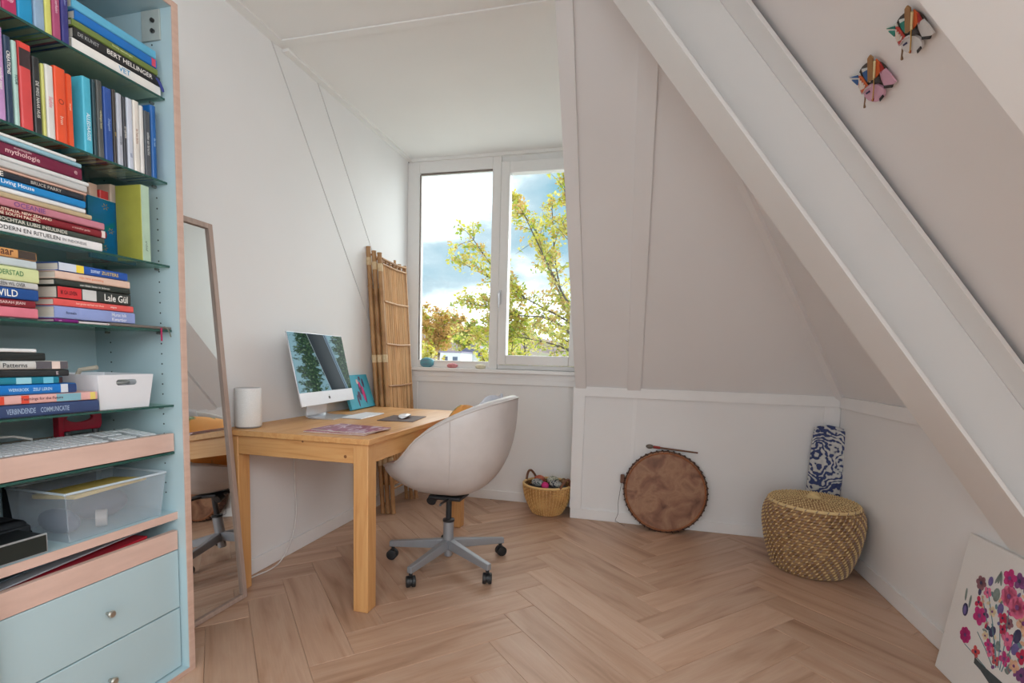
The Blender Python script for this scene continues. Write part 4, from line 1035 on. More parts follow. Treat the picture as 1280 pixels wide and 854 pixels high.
# bent foot
fc = rv * (IW / 2); hwf = .098
nb2 = nv * -1
foot = MB()
path = [(nv * .07, .0, 0), (nv * -.03, .0, 0), (nv * -.07, .002, 0), (nv * -.085, .010, 0), (nv * -.088, .024, 0), (nv * -.062, .16, 0), (nv * -.055, .20, 0)]
pts_o = [Vector((p.x, p.y, 0)) + fc + Vector((0, 0, z_)) for p, z_, _ in path]
vs = []; fs = []
for i, p in enumerate(pts_o):
    tn_ = (pts_o[min(i + 1, len(pts_o) - 1)] - pts_o[max(i - 1, 0)]).normalized(); nn_ = rv.cross(tn_).normalized()
    if nn_.z < 0 and i < 3: nn_ = -nn_
    if i >= 3 and nn_.dot(nv) < 0: nn_ = -nn_
    for s in (-1, 1):
        vs += [p + rv * s * hwf, p + rv * s * hwf + nn_ * .006]
for i in range(len(pts_o) - 1):
    a = i * 4; b = a + 4
    fs += [(a, b, b + 2, a + 2), (a + 1, a + 3, b + 3, b + 1), (a, a + 1, b + 1, b), (a + 2, b + 2, b + 3, a + 3)]
fs += [(0, 2, 3, 1), (len(vs) - 4, len(vs) - 3, len(vs) - 1, len(vs) - 2)]
foot.add(vs, fs).build('stand', M_ALU, im, smooth=True, angle=50)

# turquoise picture panel behind the computer
pa = thing('picture_panel', 'small turquoise canvas with a dark pink figure leaning on the wall', 'picture', (-1.655, 2.80, TT + .0058))
pa.rotation_euler = (0, math.radians(-18), math.radians(6))
MB().box(-.018, 0, -.165, .165, 0, .215).build('canvas', mat('turquoise_canvas', (64, 164, 190), .6, var=.08, scale=12, bump=.05), pa, bevel=.0015)
fg = MB()
def blob(mb, cy, cz, ry, rz, n=14, x=.0004, jit=0.0):
    mb.prism([(x, cy + ry * math.cos(2 * PI * k / n) * (1 + jit * math.sin(3.7 * k)), cz + rz * math.sin(2 * PI * k / n) * (1 + jit * math.cos(2.9 * k))) for k in range(n)], (.0004, 0, 0))
for (a, b, c, d) in ((.02, .13, .022, .045), (-.02, .08, .02, .03), (.055, .07, .014, .045), (-.05, .05, .010, .04), (.075, .16, .012, .03), (.04, .19, .014, .014)): blob(fg, a, b, c, d, jit=.12)
fg.build('dark_figure', mat('plum_paint', (74, 48, 84), .6), pa)
pk = MB(); blob(pk, .045, .09, .016, .05, jit=.1, x=.0009); blob(pk, .02, .15, .01, .02, x=.0009)
pk.build('pink_figure', mat('magenta_paint', (206, 40, 120), .6), pa)
ppk = MB(); blob(ppk, .0, .17, .014, .016, x=.0009)
ppk.build('pale_figure', mat('pale_pink_paint', (226, 190, 190), .6), pa)

# white keyboard, mouse pad, mouse, magazines
k2 = thing('keyboard', 'small flat white keyboard on the table in front of the screen', 'keyboard', (-1.452, 2.447, TT), math.radians(4))
MB().box(-.057, .057, -.14, .14, 0, .006).build('body', mat('silver_keyboard_body', (222, 224, 228), .35, .2), k2, bevel=.003)
km2 = MB().box(-.0075, .0075, -.0075, .0075, 0, .0018).mesh('key'); km2.materials.append(mat('white_key_flat', (238, 239, 241), .4))
for r_ in range(6):
    for c_ in range(14): put('key', km2, k2, loc=(-.046 + .0185 * r_, -.1235 + .019 * c_, .006))
mp = tag(MB().box(-.095, .095, -.125, .125, 0, .003).build('mouse_pad', ramp_mat('mouse_pad_print', [(.30, (44, 40, 40)), (.45, (92, 66, 62)), (.60, (60, 52, 54)), (.78, (150, 128, 120))], scale=9, rough=.6, distort=1.5), bevel=.001), 'dark mouse pad with a blurred brown print on the table', 'mouse pad')
mp.location = (-1.215, 2.44, TT); mp.rotation_euler = (0, 0, math.radians(8))
ms = thing('computer_mouse', 'smooth white computer mouse on the dark pad', 'mouse', (-1.212, 2.46, TT + .0032), math.radians(10))
MB().grid(lambda u, v: ((.029 * math.sin(PI * v) ** .55) * math.cos(2 * PI * u), -.057 * math.cos(PI * v), max(0.001, .001 + .022 * math.sin(PI * v) ** .7 * max(0, math.sin(2 * PI * u) * .5 + .5) ** .6)), 24, 13, wrap=True).build('shell', mat('white_mouse', (236, 237, 239), .2), ms, smooth=True)
mg = [(-1.235, 1.940, 2, (.205, .285), ramp_mat('magazine_pink', [(.3, (126, 30, 62)), (.5, (166, 40, 80)), (.62, (196, 150, 170)), (.75, (112, 52, 92))], scale=7, rough=.35, distort=2.0, stretch=(1, 2.4, 1)), 'glossy magazine with a pink and plum cover, lower one on the table'),
      (-1.215, 1.950, -5, (.20, .27), ramp_mat('magazine_pale', [(.3, (196, 176, 196)), (.40, (214, 196, 208)), (.48, (150, 56, 96)), (.7, (110, 28, 60))], scale=6, rough=.35, distort=2.4, stretch=(1, 2, 1)), 'glossy magazine with pale streaks lying across the pink one')]
zz = TT
for x, y, a, (ww, ll), m_, lb in mg:
    o = thing('magazine', lb, 'magazine', (x, y, zz), math.radians(a - 90), 'magazines on the table')
    MB().box(-ww / 2, ww / 2, -ll / 2, ll / 2, .0006, .0046).build('pages', M_PAGES, o)
    MB().box(-ww / 2 - .001, ww / 2 + .001, -ll / 2 - .001, ll / 2 + .001, .0046, .0056).box(-ww / 2 - .001, ww / 2 + .001, -ll / 2 - .001, ll / 2 + .001, 0, .0006).build('cover', m_, o)
    zz += .0060

# cables
cw = MB()
pts = [Vector(p) for p in ((-1.742, 2.25, .62), (-1.741, 2.245, .45), (-1.736, 2.25, .28), (-1.730, 2.235, .16), (-1.722, 2.18, .07), (-1.716, 2.11, .012), (-1.700, 2.02, .004), (-1.715, 1.93, .004), (-1.725, 1.86, .004))]
def smooth_pts(P, n=6):
    out = []
    for i in range(len(P) - 1):
        p0, p1, p2, p3 = P[max(i - 1, 0)], P[i], P[i + 1], P[min(i + 2, len(P) - 1)]
        for k in range(n):
            t_2 = k / n
            out.append(.5 * ((2 * p1) + (p2 - p0) * t_2 + (2 * p0 - 5 * p1 + 4 * p2 - p3) * t_2 ** 2 + (3 * p1 - p0 - 3 * p2 + p3) * t_2 ** 3))
    out.append(P[-1]); return out
tag(MB().tube(smooth_pts(pts), .0032, 8).build('power_cable', mat('white_power_cable', (216, 214, 212), .45), smooth=True), 'white power cable hanging down the wall under the table', 'cable')

# ------------------------------------------------------------------ swivel chair
HX, HY = -.905, 2.345
ch_ = thing('swivel_chair', 'white tub shaped swivel chair on a grey five star base', 'chair', (HX, HY, 0))
M_CHAIR = ramp_mat('white_leather', [(.3, (192, 186, 183)), (.55, (201, 195, 192)), (.75, (196, 190, 186))], scale=7, rough=.42, bump=.04)
AX, AY, ZB_ = .335, .305, .372
def rim(th_):
    c, s = math.cos(th_), math.sin(th_)      # th=0 faces the table (-x)
    e = .86
    x = -AX * math.copysign(abs(c) ** e, c) * (.93 if c > 0 else 1); y = AY * math.copysign(abs(s) ** e, s)
    t_3 = x / AX
    return x, y, .675 + .195 * t_3 + .050 * (1 - t_3 * t_3) - .050 * math.exp(-((t_3 + .45) / .24) ** 2)
def shell_o(u, v):
    x, y, zr = rim(2 * PI * u)
    t_s = x / AX; ex = 2.05 + .4 * t_s
    h = v ** 1.6; r_ = (1 - (1 - h) ** ex) ** (1 / ex)
    return (x * r_, y * r_, ZB_ + (zr - ZB_) * h)
NU = 56
vs = []; fs = []
prof = []
rows = []
for j in range(1, 15): rows.append([shell_o(i / NU, j / 14) for i in range(NU)])
# rolled rim, then inner face down to the seat
def r_out(th_, z_):      # how far the outer surface reaches (0..1 of the rim) at a height
    x, y, zr = rim(th_); ex = 2.05 + .4 * x / AX; h = min(1, max(0, (z_ - ZB_) / (zr - ZB_)))
    return (1 - (1 - h) ** ex) ** (1 / ex)
def seat_z(x): return .482 + .030 * x / AX
def inner(u, k):
    th_ = 2 * PI * u
    x, y, zr = rim(th_); q = Vector((x, y, 0)); n = q.normalized()
    tck = .052
    if k == 0: return tuple(Vector((x, y, zr)) - n * tck * .12 + Vector((0, 0, .010)))
    if k == 1: return tuple(Vector((x, y, zr)) - n * tck * .5 + Vector((0, 0, .016)))
    if k == 2: return tuple(Vector((x, y, zr)) - n * tck * .88 + Vector((0, 0, .008)))
    f = (k - 2) / 5; zs = seat_z(x) - .02
    ztop = max(zr, zs + .006); z_ = ztop - .004 + (zs - ztop) * f
    r_ = r_out(th_, z_)
    p = q * r_ - n * tck
    return (p.x, p.y, z_)
for k in range(8): rows.append([inner(i / NU, k) for i in range(NU)])
vs = [(0, 0, ZB_)] + [p for r_ in rows for p in r_]
for i in range(NU): fs.append((0, 1 + (i + 1) % NU, 1 + i))
for j in range(len(rows) - 1):
    for i in range(NU):
        a = 1 + j * NU + i; b = 1 + j * NU + (i + 1) % NU; fs.append((a, b, b + NU, a + NU))
L_ = 1 + (len(rows) - 1) * NU
fs.append(tuple(L_ + i for i in range(NU)))
MB().add(vs, fs).build('shell', M_CHAIR, ch_, smooth=True, angle=80)
# seat cushion and piping
def cushion(u, v):
    th_ = 2 * PI * u; x, y, zr = rim(th_); q = Vector((x, y, 0)); n = q.normalized(); zc = seat_z(x)
    p = (q * r_out(th_, zc - .02) - n * .056) * min(1, v * 1.06) ** .8
    return (p.x, p.y, seat_z(p.x) - .018 + .040 * (1 - max(0, v) ** 4))
MB().grid(cushion, 44, 9, wrap=True).build('seat_cushion', M_CHAIR, ch_, smooth=True, angle=80)
MB().tube([(lambda p: (p[0] * 1.004, p[1] * 1.004, p[2] + .002))(rim(2 * PI * k / 64)) for k in range(64)], .0042, 8, closed=True).build('piping', M_CHAIR, ch_, smooth=True)
for sgn in (-1, 1):
    sd = [shell_o((.25 + .045) if sgn > 0 else (.75 - .045), v / 14) for v in range(5, 15)]
    MB().tube([(p[0] * 1.002, p[1] * 1.003, p[2]) for p in sd], .0022, 6).build('seam', M_CHAIR, ch_, smooth=True)
tip = rim(0)
MB().ball((tip[0] - .004, 0, tip[2] + .0), .014, .05, .010, 14, 8).build('front_piping_end', M_CHAIR, ch_, smooth=True)
M_BLKP = mat('black_plastic', (34, 35, 38), .45)
M_GREY = mat('grey_metal_base', (152, 155, 160), .38, .35, var=.02)
MB().box(-.085, .085, -.07, .07, .352, .372).build('seat_plate', M_BLKP, ch_, bevel=.006)
MB().tube([(-.075, -.02, .352), (-.075, -.055, .338)], .024, 16).build('tension_knob', M_BLKP, ch_, smooth=True)
MB().tube([(.02, -.07, .360), (.02, -.16, .362), (.03, -.19, .366)], .006, 8).build('lever', M_BLKP, ch_, smooth=True)
MB().tube([(0, 0, .225), (0, 0, .36)], .0145, 20).build('gas_piston', M_BLKP, ch_, smooth=True)
MB().lathe([(.027, .085), (.027, .225), (.020, .228)], 24).build('column', M_GREY, ch_, smooth=True)
MB().lathe([(.030, .228), (.030, .238), (.016, .242)], 24).build('column_collar', M_BLKP, ch_, smooth=True)
MB().lathe([(.018, .045), (.022, .05), (.022, .085)], 24).build('hub_cap', M_GREY, ch_, smooth=True)
def caster(mbf, mbw, cx, cy, a):
    d = Vector((math.cos(a), math.sin(a), 0)); n = Vector((-d.y, d.x, 0))
    for s in (-1, 1):
        c = Vector((cx, cy, .0262)) + n * s * .013
        mbw.tube([c - n * .009, c - n * .007, c + n * .007, c + n * .009], [.0215, .026, .026, .0215], 18)
    mbf.tube([Vector((cx, cy, .0262)) - n * .006, Vector((cx, cy, .0262)) + n * .006], .021, 14)
    mbf.tube([Vector((cx, cy, .05)) - d * .004, Vector((cx, cy, .072)) - d * .004], .009, 10)
for k, deg in enumerate((185, 257, 329, 41, 113)):
    a = math.radians(deg); d = Vector((math.cos(a), math.sin(a), 0)); n = Vector((-d.y, d.x, 0))
    r0, r1 = .02, .315
    q = [d * r0 - n * .020 + Vector((0, 0, .088)), d * r1 - n * .014 + Vector((0, 0, .068)), d * r1 + n * .014 + Vector((0, 0, .068)), d * r0 + n * .020 + Vector((0, 0, .088))]
    p = [d * r0 - n * .016 + Vector((0, 0, .135)), d * r1 - n * .012 + Vector((0, 0, .098)), d * r1 + n * .012 + Vector((0, 0, .098)), d * r0 + n * .016 + Vector((0, 0, .135))]
    arm = MB().hexa(q, p).build('base_arm', M_GREY, ch_, bevel=.003)
    f_, w_ = MB(), MB(); e = d * .302
    caster(f_, w_, e.x, e.y, a + .9 * math.sin(k * 2.1))
    cs = f_.build('caster', M_BLKP, arm, smooth=True)
    w_.build('wheel', mat('black_rubber_wheel', (28, 29, 31), .5), cs, smooth=True)
# pillow and blanket in the chair
pl = thing('pillow', 'orange cushion with green leaf prints lying in the white chair', 'cushion', (HX - .02, HY + .05, .512))
def cush(a, b, t, pw=.5):
    mb = MB(); N = 22
    def f(sg): return lambda u, v: (a * (2 * u - 1) * (1 - .06 * (2 * v - 1) ** 2), b * (2 * v - 1) * (1 - .06 * (2 * u - 1) ** 2), sg * t * (max(0, 1 - (2 * u - 1) ** 4) * max(0, 1 - (2 * v - 1) ** 4)) ** pw)
    mb.grid(f(1), N, N); mb.grid(f(-1), N, N); return mb
pl_m = cush(.17, .17, .055)
pl_m.xf(Matrix.Translation((.03, 0, .155)) @ Matrix.Rotation(math.radians(-63), 4, 'Y') @ Matrix.Rotation(math.radians(12), 4, 'Z'))
pl_m.build('cover', ramp_mat('orange_leaf_print', [(0.0, (226, 150, 74)), (.56, (230, 160, 84)), (.64, (96, 124, 80)), (.72, (206, 214, 190)), (.8, (222, 120, 60))], scale=11, rough=.8, distort=.4), pl, smooth=True)
bl_ = thing('blanket', 'crumpled white and grey blanket tucked in the back of the white chair', 'blanket', (HX + .15, HY, .50))
def blk(u, v):   # drapes over the inside of the back rest and peeks over the rim
    a = PI + (v - .5) * 1.5; x, y, zr = rim(a); n = Vector((x, y, 0)).normalized()
    zq = .06 + (zr + .010 + .016 * math.sin(9 * v + 1.0) + .022 * math.exp(-((v - .30) / .05) ** 2) - .56) * u
    q = Vector((x, y, 0)) * r_out(a, min(zr, zq + .50)) - n * (.072 + .008 * math.sin(13 * v + 4 * u))
    return (q.x - .15, q.y, zq)
MB().grid(blk, 14, 30).build('cloth', ramp_mat('white_grey_cloth', [(.35, (226, 226, 228)), (.6, (190, 196, 210)), (.8, (214, 206, 200))], scale=6, rough=.9), bl_, smooth=True)
sd_ = bl_.children[0].modifiers.new('thickness', 'SOLIDIFY'); sd_.thickness = .010

# ------------------------------------------------------------------ folded bamboo screen
M_BAM = ramp_mat('bamboo_pole', [(.25, (138, 96, 58)), (.5, (178, 134, 88)), (.75, (192, 150, 104))], scale=3, stretch=(2, 2, 3), rough=.5, rand=.12)
M_BAMS = ramp_mat('bamboo_slat', [(.25, (182, 138, 92)), (.5, (212, 172, 126)), (.75, (196, 152, 106))], scale=4, stretch=(6, 6, 1), rough=.5, rand=.16)
M_BIND = ramp_mat('cane_binding', [(.3, (206, 180, 140)), (.7, (222, 200, 162))], scale=60, rough=.7)
bs = thing('folding_screen', 'folded bamboo screen of three panels leaning in the window corner', 'screen', (-1.60, 3.19, 0))
lean_b = math.atan2(.115, 1.76)
bs.rotation_euler = (0, -lean_b, math.radians(2))
PH = 1.765
def node_tube(x, y, z0, z1, r):
    pts, rs = [], []; n = 7
    for k in range(n + 1):
        z_ = z0 + (z1 - z0) * k / n
        for dz, f in ((-.008, 1.0), (0, 1.13), (.008, 1.0)):
            if z0 <= z_ + dz <= z1: pts.append((x, y, z_ + dz)); rs.append(r * f)
    return MB().tube(pts, rs, 12)
for p_i, (px_, y0_, y1_, zo, full) in enumerate(((-.036, -.195, .185, .010, 0), (.0, -.190, .190, .0, 0), (.036, -.185, .20, .006, 1))):
    top = PH - .02 * p_i + zo
    pn = node_tube(px_, y0_, .0 + .0, top, .0150).build('panel_pole', M_BAM, bs, smooth=True)
    pn2 = node_tube(px_, y1_, .0, top - .015, .0135).build('panel_pole', M_BAM, bs, smooth=True)
    for zb_ in (.33, 1.02, top - .12):
        MB().lathe([(.0158, zb_), (.0172, zb_ + .004), (.0172, zb_ + .046), (.0158, zb_ + .05)], 14, (px_, y0_, 0)).build('binding', M_BIND, pn, smooth=True)
    for zr_ in (.17, .20, .55, .86, 1.14, 1.42, 1.66, top - .035) if full else (.2, .9, 1.5, top - .05):
        MB().tube([(px_ + .013, y0_ + .008, zr_), (px_ + .014, (y0_ + y1_) / 2, zr_ - .004), (px_ + .013, y1_ - .004, zr_ + .004)], .0068, 8).build('rail', M_BAM, bs, smooth=True)
    ns = 17 if full else 7
    for k in range(ns):
        y = y0_ + .028 + (y1_ - y0_ - .056) * k / (ns - 1)
        zt = 1.66 if full else 1.5
        wob = .004 * math.sin(k * 2.3)
        MB().tube([(px_ - .003 + wob * .4, y, .20), (px_ + wob, y + wob * .6, .7), (px_ - wob * .6, y, 1.2), (px_, y, zt)], .0082 + .0012 * math.sin(k * 1.7), 7).build('slat', M_BAMS, bs, smooth=True)
    if full:
        for k in range(7):
            y = y0_ + .03 + (y1_ - y0_ - .06) * k / 6
            MB().tube([(px_, y, 1.66), (px_, y, top - .035)], .0055, 7).build('short_slat', M_BAM, bs, smooth=True)
        MB().tube([(px_, y0_ + .02, 1.695), (px_, y1_ - .01, 1.70)], .005, 7).build('rail', M_BAM, bs, smooth=True)

# ------------------------------------------------------------------ stones on the sill
zs = .9853
def stone(name, label, x, y, rx, ry, rz, m, sh):
    mb = MB().ball((0, 0, rz * .86), rx, ry, rz, 20, 12)
    mb.v = [(p[0] * (1 + sh * mnoise.noise(Vector(p) * 40)), p[1] * (1 + sh * mnoise.noise(Vector(p) * 40)), max(0, p[2])) for p in mb.v]
    o = mb.build(name, m, None, smooth=True); o.location = (x, y, zs); return tag(o, label, 'stone')
stone('painted_stone', 'large turquoise stone with a purple underside on the window sill', -1.572, YW - .018, .058, .024, .040, ramp_mat('turquoise_stone', [(.35, (118, 110, 140)), (.5, (96, 160, 176)), (.7, (112, 178, 188))], scale=1.0, stretch=(4, 4, 14), rough=.5), .1)
stone('painted_stone', 'pink speckled stone in the middle of the sill row', -1.362, YW - .020, .044, .022, .019, ramp_mat('pink_stone', [(.4, (190, 120, 130)), (.6, (216, 150, 152))], scale=60, rough=.6), .15)
stone('painted_stone', 'flat cream stone at the mullion end of the sill row', -1.140, YW - .020, .042, .022, .019, mat('cream_stone', (222, 216, 190), .6, scale=50, var=.08), .12)

# ------------------------------------------------------------------ small basket with cloths
M_CANE = ramp_mat('honey_cane', [(.3, (176, 124, 66)), (.5, (206, 156, 92)), (.7, (222, 178, 112))], scale=12, rough=.6, rand=.08)
sb = thing('basket', 'small round honey coloured wicker basket under the window', 'basket', (-.575, 3.385, 0))
rb0, rb1, hb_ = .098, .168, .205
def sb_r(h): return rb0 + (rb1 - rb0) * (1 - (1 - h / hb_) ** 1.9)
wv = MB(); NSPK = 44; NROW = 17
for j in range(NROW):
    h = .006 + (hb_ - .010) * j / (NROW - 1)
    wv.tube([((sb_r(h) + .0022 * (1 if (k + j) % 2 else -1)) * math.cos(2 * PI * k / (NSPK)), (sb_r(h) + .0022 * (1 if (k + j) % 2 else -1)) * math.sin(2 * PI * k / (NSPK)), h) for k in range(NSPK)], .0054, 5, closed=True)
tag(wv.build('weave', M_CANE, sb, smooth=True), kind='stuff')
MB().lathe([(.02, .001), (rb0 - .002, .001), (rb0 - .002, .008)] + [(sb_r(h) - .005, h) for h in [hb_ * k / 8 for k in range(1, 9)]], 40, cap=False).build('lining', mat('dark_cane', (136, 92, 50), .7), sb, smooth=True)
spk = MB()
for k in range(44):
    a = 2 * PI * k / 44
    spk.tube([((sb_r(h) + .004) * math.cos(a), (sb_r(h) + .004) * math.sin(a), h) for h in [.004 + (hb_ - .008) * q / 6 for q in range(7)]], .0030, 5)
tag(spk.build('spokes', mat('pale_cane', (226, 188, 126), .6), sb, smooth=True), kind='stuff')
MB().tube([(rb1 * math.cos(2 * PI * k / 48), rb1 * math.sin(2 * PI * k / 48), hb_) for k in range(48)], .0085, 8, closed=True).build('rim', mat('pale_cane', (226, 188, 126), .6), sb, smooth=True)
for a0 in (2.55, 5.70):
    hd_ = []
    for k in range(13):
        t_4 = k / 12; a = a0 + (t_4 - .5) * .62
        lift = .062 * math.sin(PI * t_4)
        hd_.append(((rb1 + .012 * math.sin(PI * t_4)) * math.cos(a), (rb1 + .012 * math.sin(PI * t_4)) * math.sin(a), hb_ + lift))
    MB().tube(hd_, .0085, 8).build('handle', mat('brown_leather_handle', (120, 78, 56), .6), sb, smooth=True)
cloths = [('green and white patterned cloth folded in the small basket', (.030, .047), (.044, .038, .028), [(.3, (60, 92, 70)), (.5, (206, 204, 190)), (.65, (92, 110, 80)), (.8, (150, 140, 90))], .232, 46),
          ('rust red printed cloth in the small basket by the handle', (-.066, .045), (.040, .038, .028), [(.3, (150, 62, 54)), (.55, (196, 110, 84)), (.75, (120, 74, 66))], .236, 40),
          ('grey dotted cloth in the small basket', (-.064, -.045), (.044, .038, .026), [(.4, (70, 74, 80)), (.52, (190, 190, 186)), (.6, (80, 92, 92))], .220, 70),
          ('magenta cloth at the front of the small basket', (.000, -.104), (.026, .020, .024), [(.4, (190, 34, 104)), (.6, (214, 60, 130))], .216, 20),
          ('navy and white printed cloth at the side of the small basket', (.062, -.045), (.044, .038, .026), [(.4, (34, 42, 60)), (.52, (206, 204, 196)), (.62, (44, 54, 72))], .222, 60),
          ('brown leaf printed cloth against the side rim of the small basket', (.106, .034), (.020, .032, .026), [(.3, (110, 78, 56)), (.6, (150, 120, 80)), (.8, (86, 100, 60))], .228, 40)]
for i, (lb, (cx, cy), (rx, ry, rz), st, zc_, scl) in enumerate(cloths):
    mb = MB().ball((0, 0, 0), rx, ry, rz, 22, 14)
    mb.v = [(p[0] * (1 + .12 * mnoise.noise(Vector(p) * 26 + Vector((i * 3, 0, 0)))), p[1] * (1 + .12 * mnoise.noise(Vector(p) * 26 + Vector((0, i * 3, 0)))), p[2] * (1 + .3 * mnoise.noise(Vector(p) * 30))) for p in mb.v]
    o = mb.build('folded_cloth', ramp_mat('cloth_print_%d' % i, st, scale=scl, rough=.9), None, smooth=True); o.location = (-.575 + cx, 3.385 + cy, .189 + rz * 1.12)
    tag(o, lb, 'cloth', 'cloths in the small basket')
fill = MB().lathe([(.02, .012), (rb0 - .006, .012), (sb_r(.10) - .014, .10), (sb_r(.16) - .016, .176), (.02, .188)], 30).build('folded_cloth', mat('dark_cloth_fill', (62, 58, 60), .9, bump=.4, scale=60), None, smooth=True)
fill.location = (-.575, 3.385, 0); tag(fill, 'dark cloth underneath filling the small basket', 'cloth', 'cloths in the small basket')

# ------------------------------------------------------------------ frame drum
dm = thing('frame_drum', 'round frame drum with a brown hide head leaning on the low wall', 'drum', (.200, 3.205, 0))
dR, dT = .257, .058
ld = math.radians(8.5)
dm.rotation_euler = (-ld, 0, 0)
def disc_prof(mb, prof, seg=64):  # lathe about the y axis, centre at height dR
    o = len(mb.v); mb.lathe(prof, seg)
    M_ = Matrix.Translation((0, 0, dR)) @ Matrix.Rotation(PI / 2, 4, 'X')
    mb.v[o:] = [tuple(M_ @ Vector(p)) for p in mb.v[o:]]; return mb
M_HIDE = ramp_mat('brown_hide', [(.28, (96, 60, 44)), (.45, (140, 98, 74)), (.58, (162, 122, 94)), (.75, (120, 80, 58))], scale=9, rough=.6, distort=.8, detail=8, bump=.05, fine=((1, 1, 1), 60, .12))
M_HOOP = mat('dark_drum_rim', (84, 52, 36), .6, var=.2, scale=40)
disc_prof(MB(), [(.005, 0.003), (dR - .030, .002), (dR - .014, .001), (dR - .005, -.004)]).build('head', M_HIDE, dm, smooth=True)
disc_prof(MB(), [(dR - .0055, -.003), (dR, -.008), (dR, -dT), (dR - .012, -dT), (dR - .012, -.009), (dR - .0055, -.003)]).build('hoop', M_HOOP, dm, smooth=True)
MB().tube([((dR - .016) * math.cos(2 * PI * k / 64), -.004, dR + (dR - .016) * math.sin(2 * PI * k / 64)) for k in range(64)], .004, 8, closed=True).build('edge_bead', mat('orange_brown_edge', (150, 88, 48), .6), dm, smooth=True)
lc = MB()
for k in range(46):
    a = 2 * PI * k / 46
    lc.tube([((dR - .010) * math.cos(a), -.006, dR + (dR - .010) * math.sin(a)), ((dR + .003) * math.cos(a + .02), .010, dR + (dR + .003) * math.sin(a + .02)), ((dR + .002) * math.cos(a + .05), dT - .004, dR + (dR + .002) * math.sin(a + .05))], .0028, 5)
tag(lc.build('lacing', mat('dark_lacing', (58, 36, 26), .7), dm, smooth=True), kind='stuff')
MB().box(-dR - .022, -dR + .004, .010, dT - .006, dR + .03, dR + .085).build('hand_grip', mat('brown_wrap', (112, 78, 62), .7), dm, bevel=.006, seg=3)
MB().tube(smooth_pts([Vector(p) for p in ((-dR - .012, .02, dR + .035), (-dR - .02, .01, dR - .02), (-dR - .028, .0, dR - .10), (-dR - .025, -.005, dR - .16), (-dR - .04, -.02, dR - .205), (-dR - .03, -.03, dR - .213), (-dR + .02, -.04, dR - .232))], 5), .0014, 6).build('string', mat('dark_string', (60, 48, 44), .8), dm, smooth=True)
dy = 3.205 + 2 * dR * math.sin(ld) + .03; dz_ = 2 * dR * math.cos(ld)
ds = thing('drumstick', 'wooden drumstick with a wrapped head resting on top of the drum', 'drumstick', (.200, dy, .5030))
MB().tube([(-.10, 0, .022), (0, 0, .0145), (.19, 0, .001)], [.0075, .006, .005], 10).build('stick', mat('brown_stick', (112, 74, 52), .5), ds, smooth=True)
MB().ball((-.105, 0, .0225), .024, .0145, .0145, 16, 10).build('head', mat('grey_felt', (120, 108, 98), .9, bump=.3, scale=90), ds, smooth=True)
MB().tube([(-.082, 0, .0207), (-.04, 0, .0175)], .0088, 10).build('wrap', mat('red_wrap', (150, 52, 46), .8), ds, smooth=True)

# ------------------------------------------------------------------ large lidded basket
bbx, bby = .925, 2.885
M_SEA = ramp_mat('seagrass', [(.30, (132, 98, 64)), (.5, (168, 132, 92)), (.7, (188, 154, 110))], scale=30, rough=.75)
M_SEA2 = mat('pale_seagrass_stitch', (224, 198, 146), .75, var=.1, scale=40)
M_SEA3 = mat('mauve_seagrass_stitch', (160, 134, 120), .8, var=.12, scale=40)
bb = thing('lidded_basket', 'large rounded woven seagrass basket with a lid in the corner', 'basket', (bbx, bby, 0))
bprof = [(.160, .004), (.176, .03), (.196, .09), (.212, .15), (.224, .22), (.2275, .27), (.223, .315), (.212, .345), (.203, .358)]
def bR(h):
    for (r0, h0), (r1, h1) in zip(bprof, bprof[1:]):
        if h <= h1: t_5 = max(0, (h - h0) / (h1 - h0)); return r0 + (r1 - r0) * t_5
    return bprof[-1][0]
MB().lathe([(.02, .002)] + bprof, 64).build('body', M_SEA, bb, smooth=True)
coils = MB(); NC = 25
for j in range(NC):
    h = .010 + .345 * j / (NC - 1)
    coils.tube([(bR(h) * math.cos(2 * PI * k / 64), bR(h) * math.sin(2 * PI * k / 64), h) for k in range(64)], .0072, 6, closed=True)
tag(coils.build('coils', M_SEA, bb, smooth=True), kind='stuff')
for si, (m_, par) in enumerate(((M_SEA2, 0), (M_SEA3, 1))):
    stt = MB()
    for j in range(NC):
        h = .010 + .345 * j / (NC - 1); hN = h + .0155
        for k in range(56):
            if (k + (j // 1)) % 2 != par: continue
            if par and 9 < j < 14 and k % 4 == 1: continue
            a = 2 * PI * (k + .5 * j * .9) / 56; da = .05
            p0 = Vector(((bR(h) + .0066) * math.cos(a), (bR(h) + .0066) * math.sin(a), h - .004)); p2 = Vector(((bR(hN) + .0066) * math.cos(a + da), (bR(hN) + .0066) * math.sin(a + da), h + .0085))
            pm = (p0 + p2) / 2; pm = Vector((pm.x * 1.010, pm.y * 1.010, pm.z))
            stt.tube([p0, pm, p2], [.002, .0042, .002], 5)
    tag(stt.build('stitches', m_, bb, smooth=True), kind='stuff')
lid = MB().lathe([(.004, .372), (.10, .370), (.196, .362), (.207, .358), (.206, .350), (.19, .350)], 64).build('lid', M_SEA, bb, smooth=True)
MB().tube([(.2065 * math.cos(2 * PI * k / 64), .2065 * math.sin(2 * PI * k / 64), .3565) for k in range(64)], .0085, 8, closed=True).build('lid_rim', M_SEA2, lid, smooth=True)
lcm = MB()
for j in range(12):
    r_ = .022 + .0162 * j; zz_ = .3725 - .010 * (r_ / .2) ** 2
    lcm.tube([(r_ * math.cos(2 * PI * k / 56), r_ * math.sin(2 * PI * k / 56), zz_) for k in range(56)], .0074, 6, closed=True)
tag(lcm.build('lid_coils', M_SEA, lid, smooth=True), kind='stuff')
lst = MB()
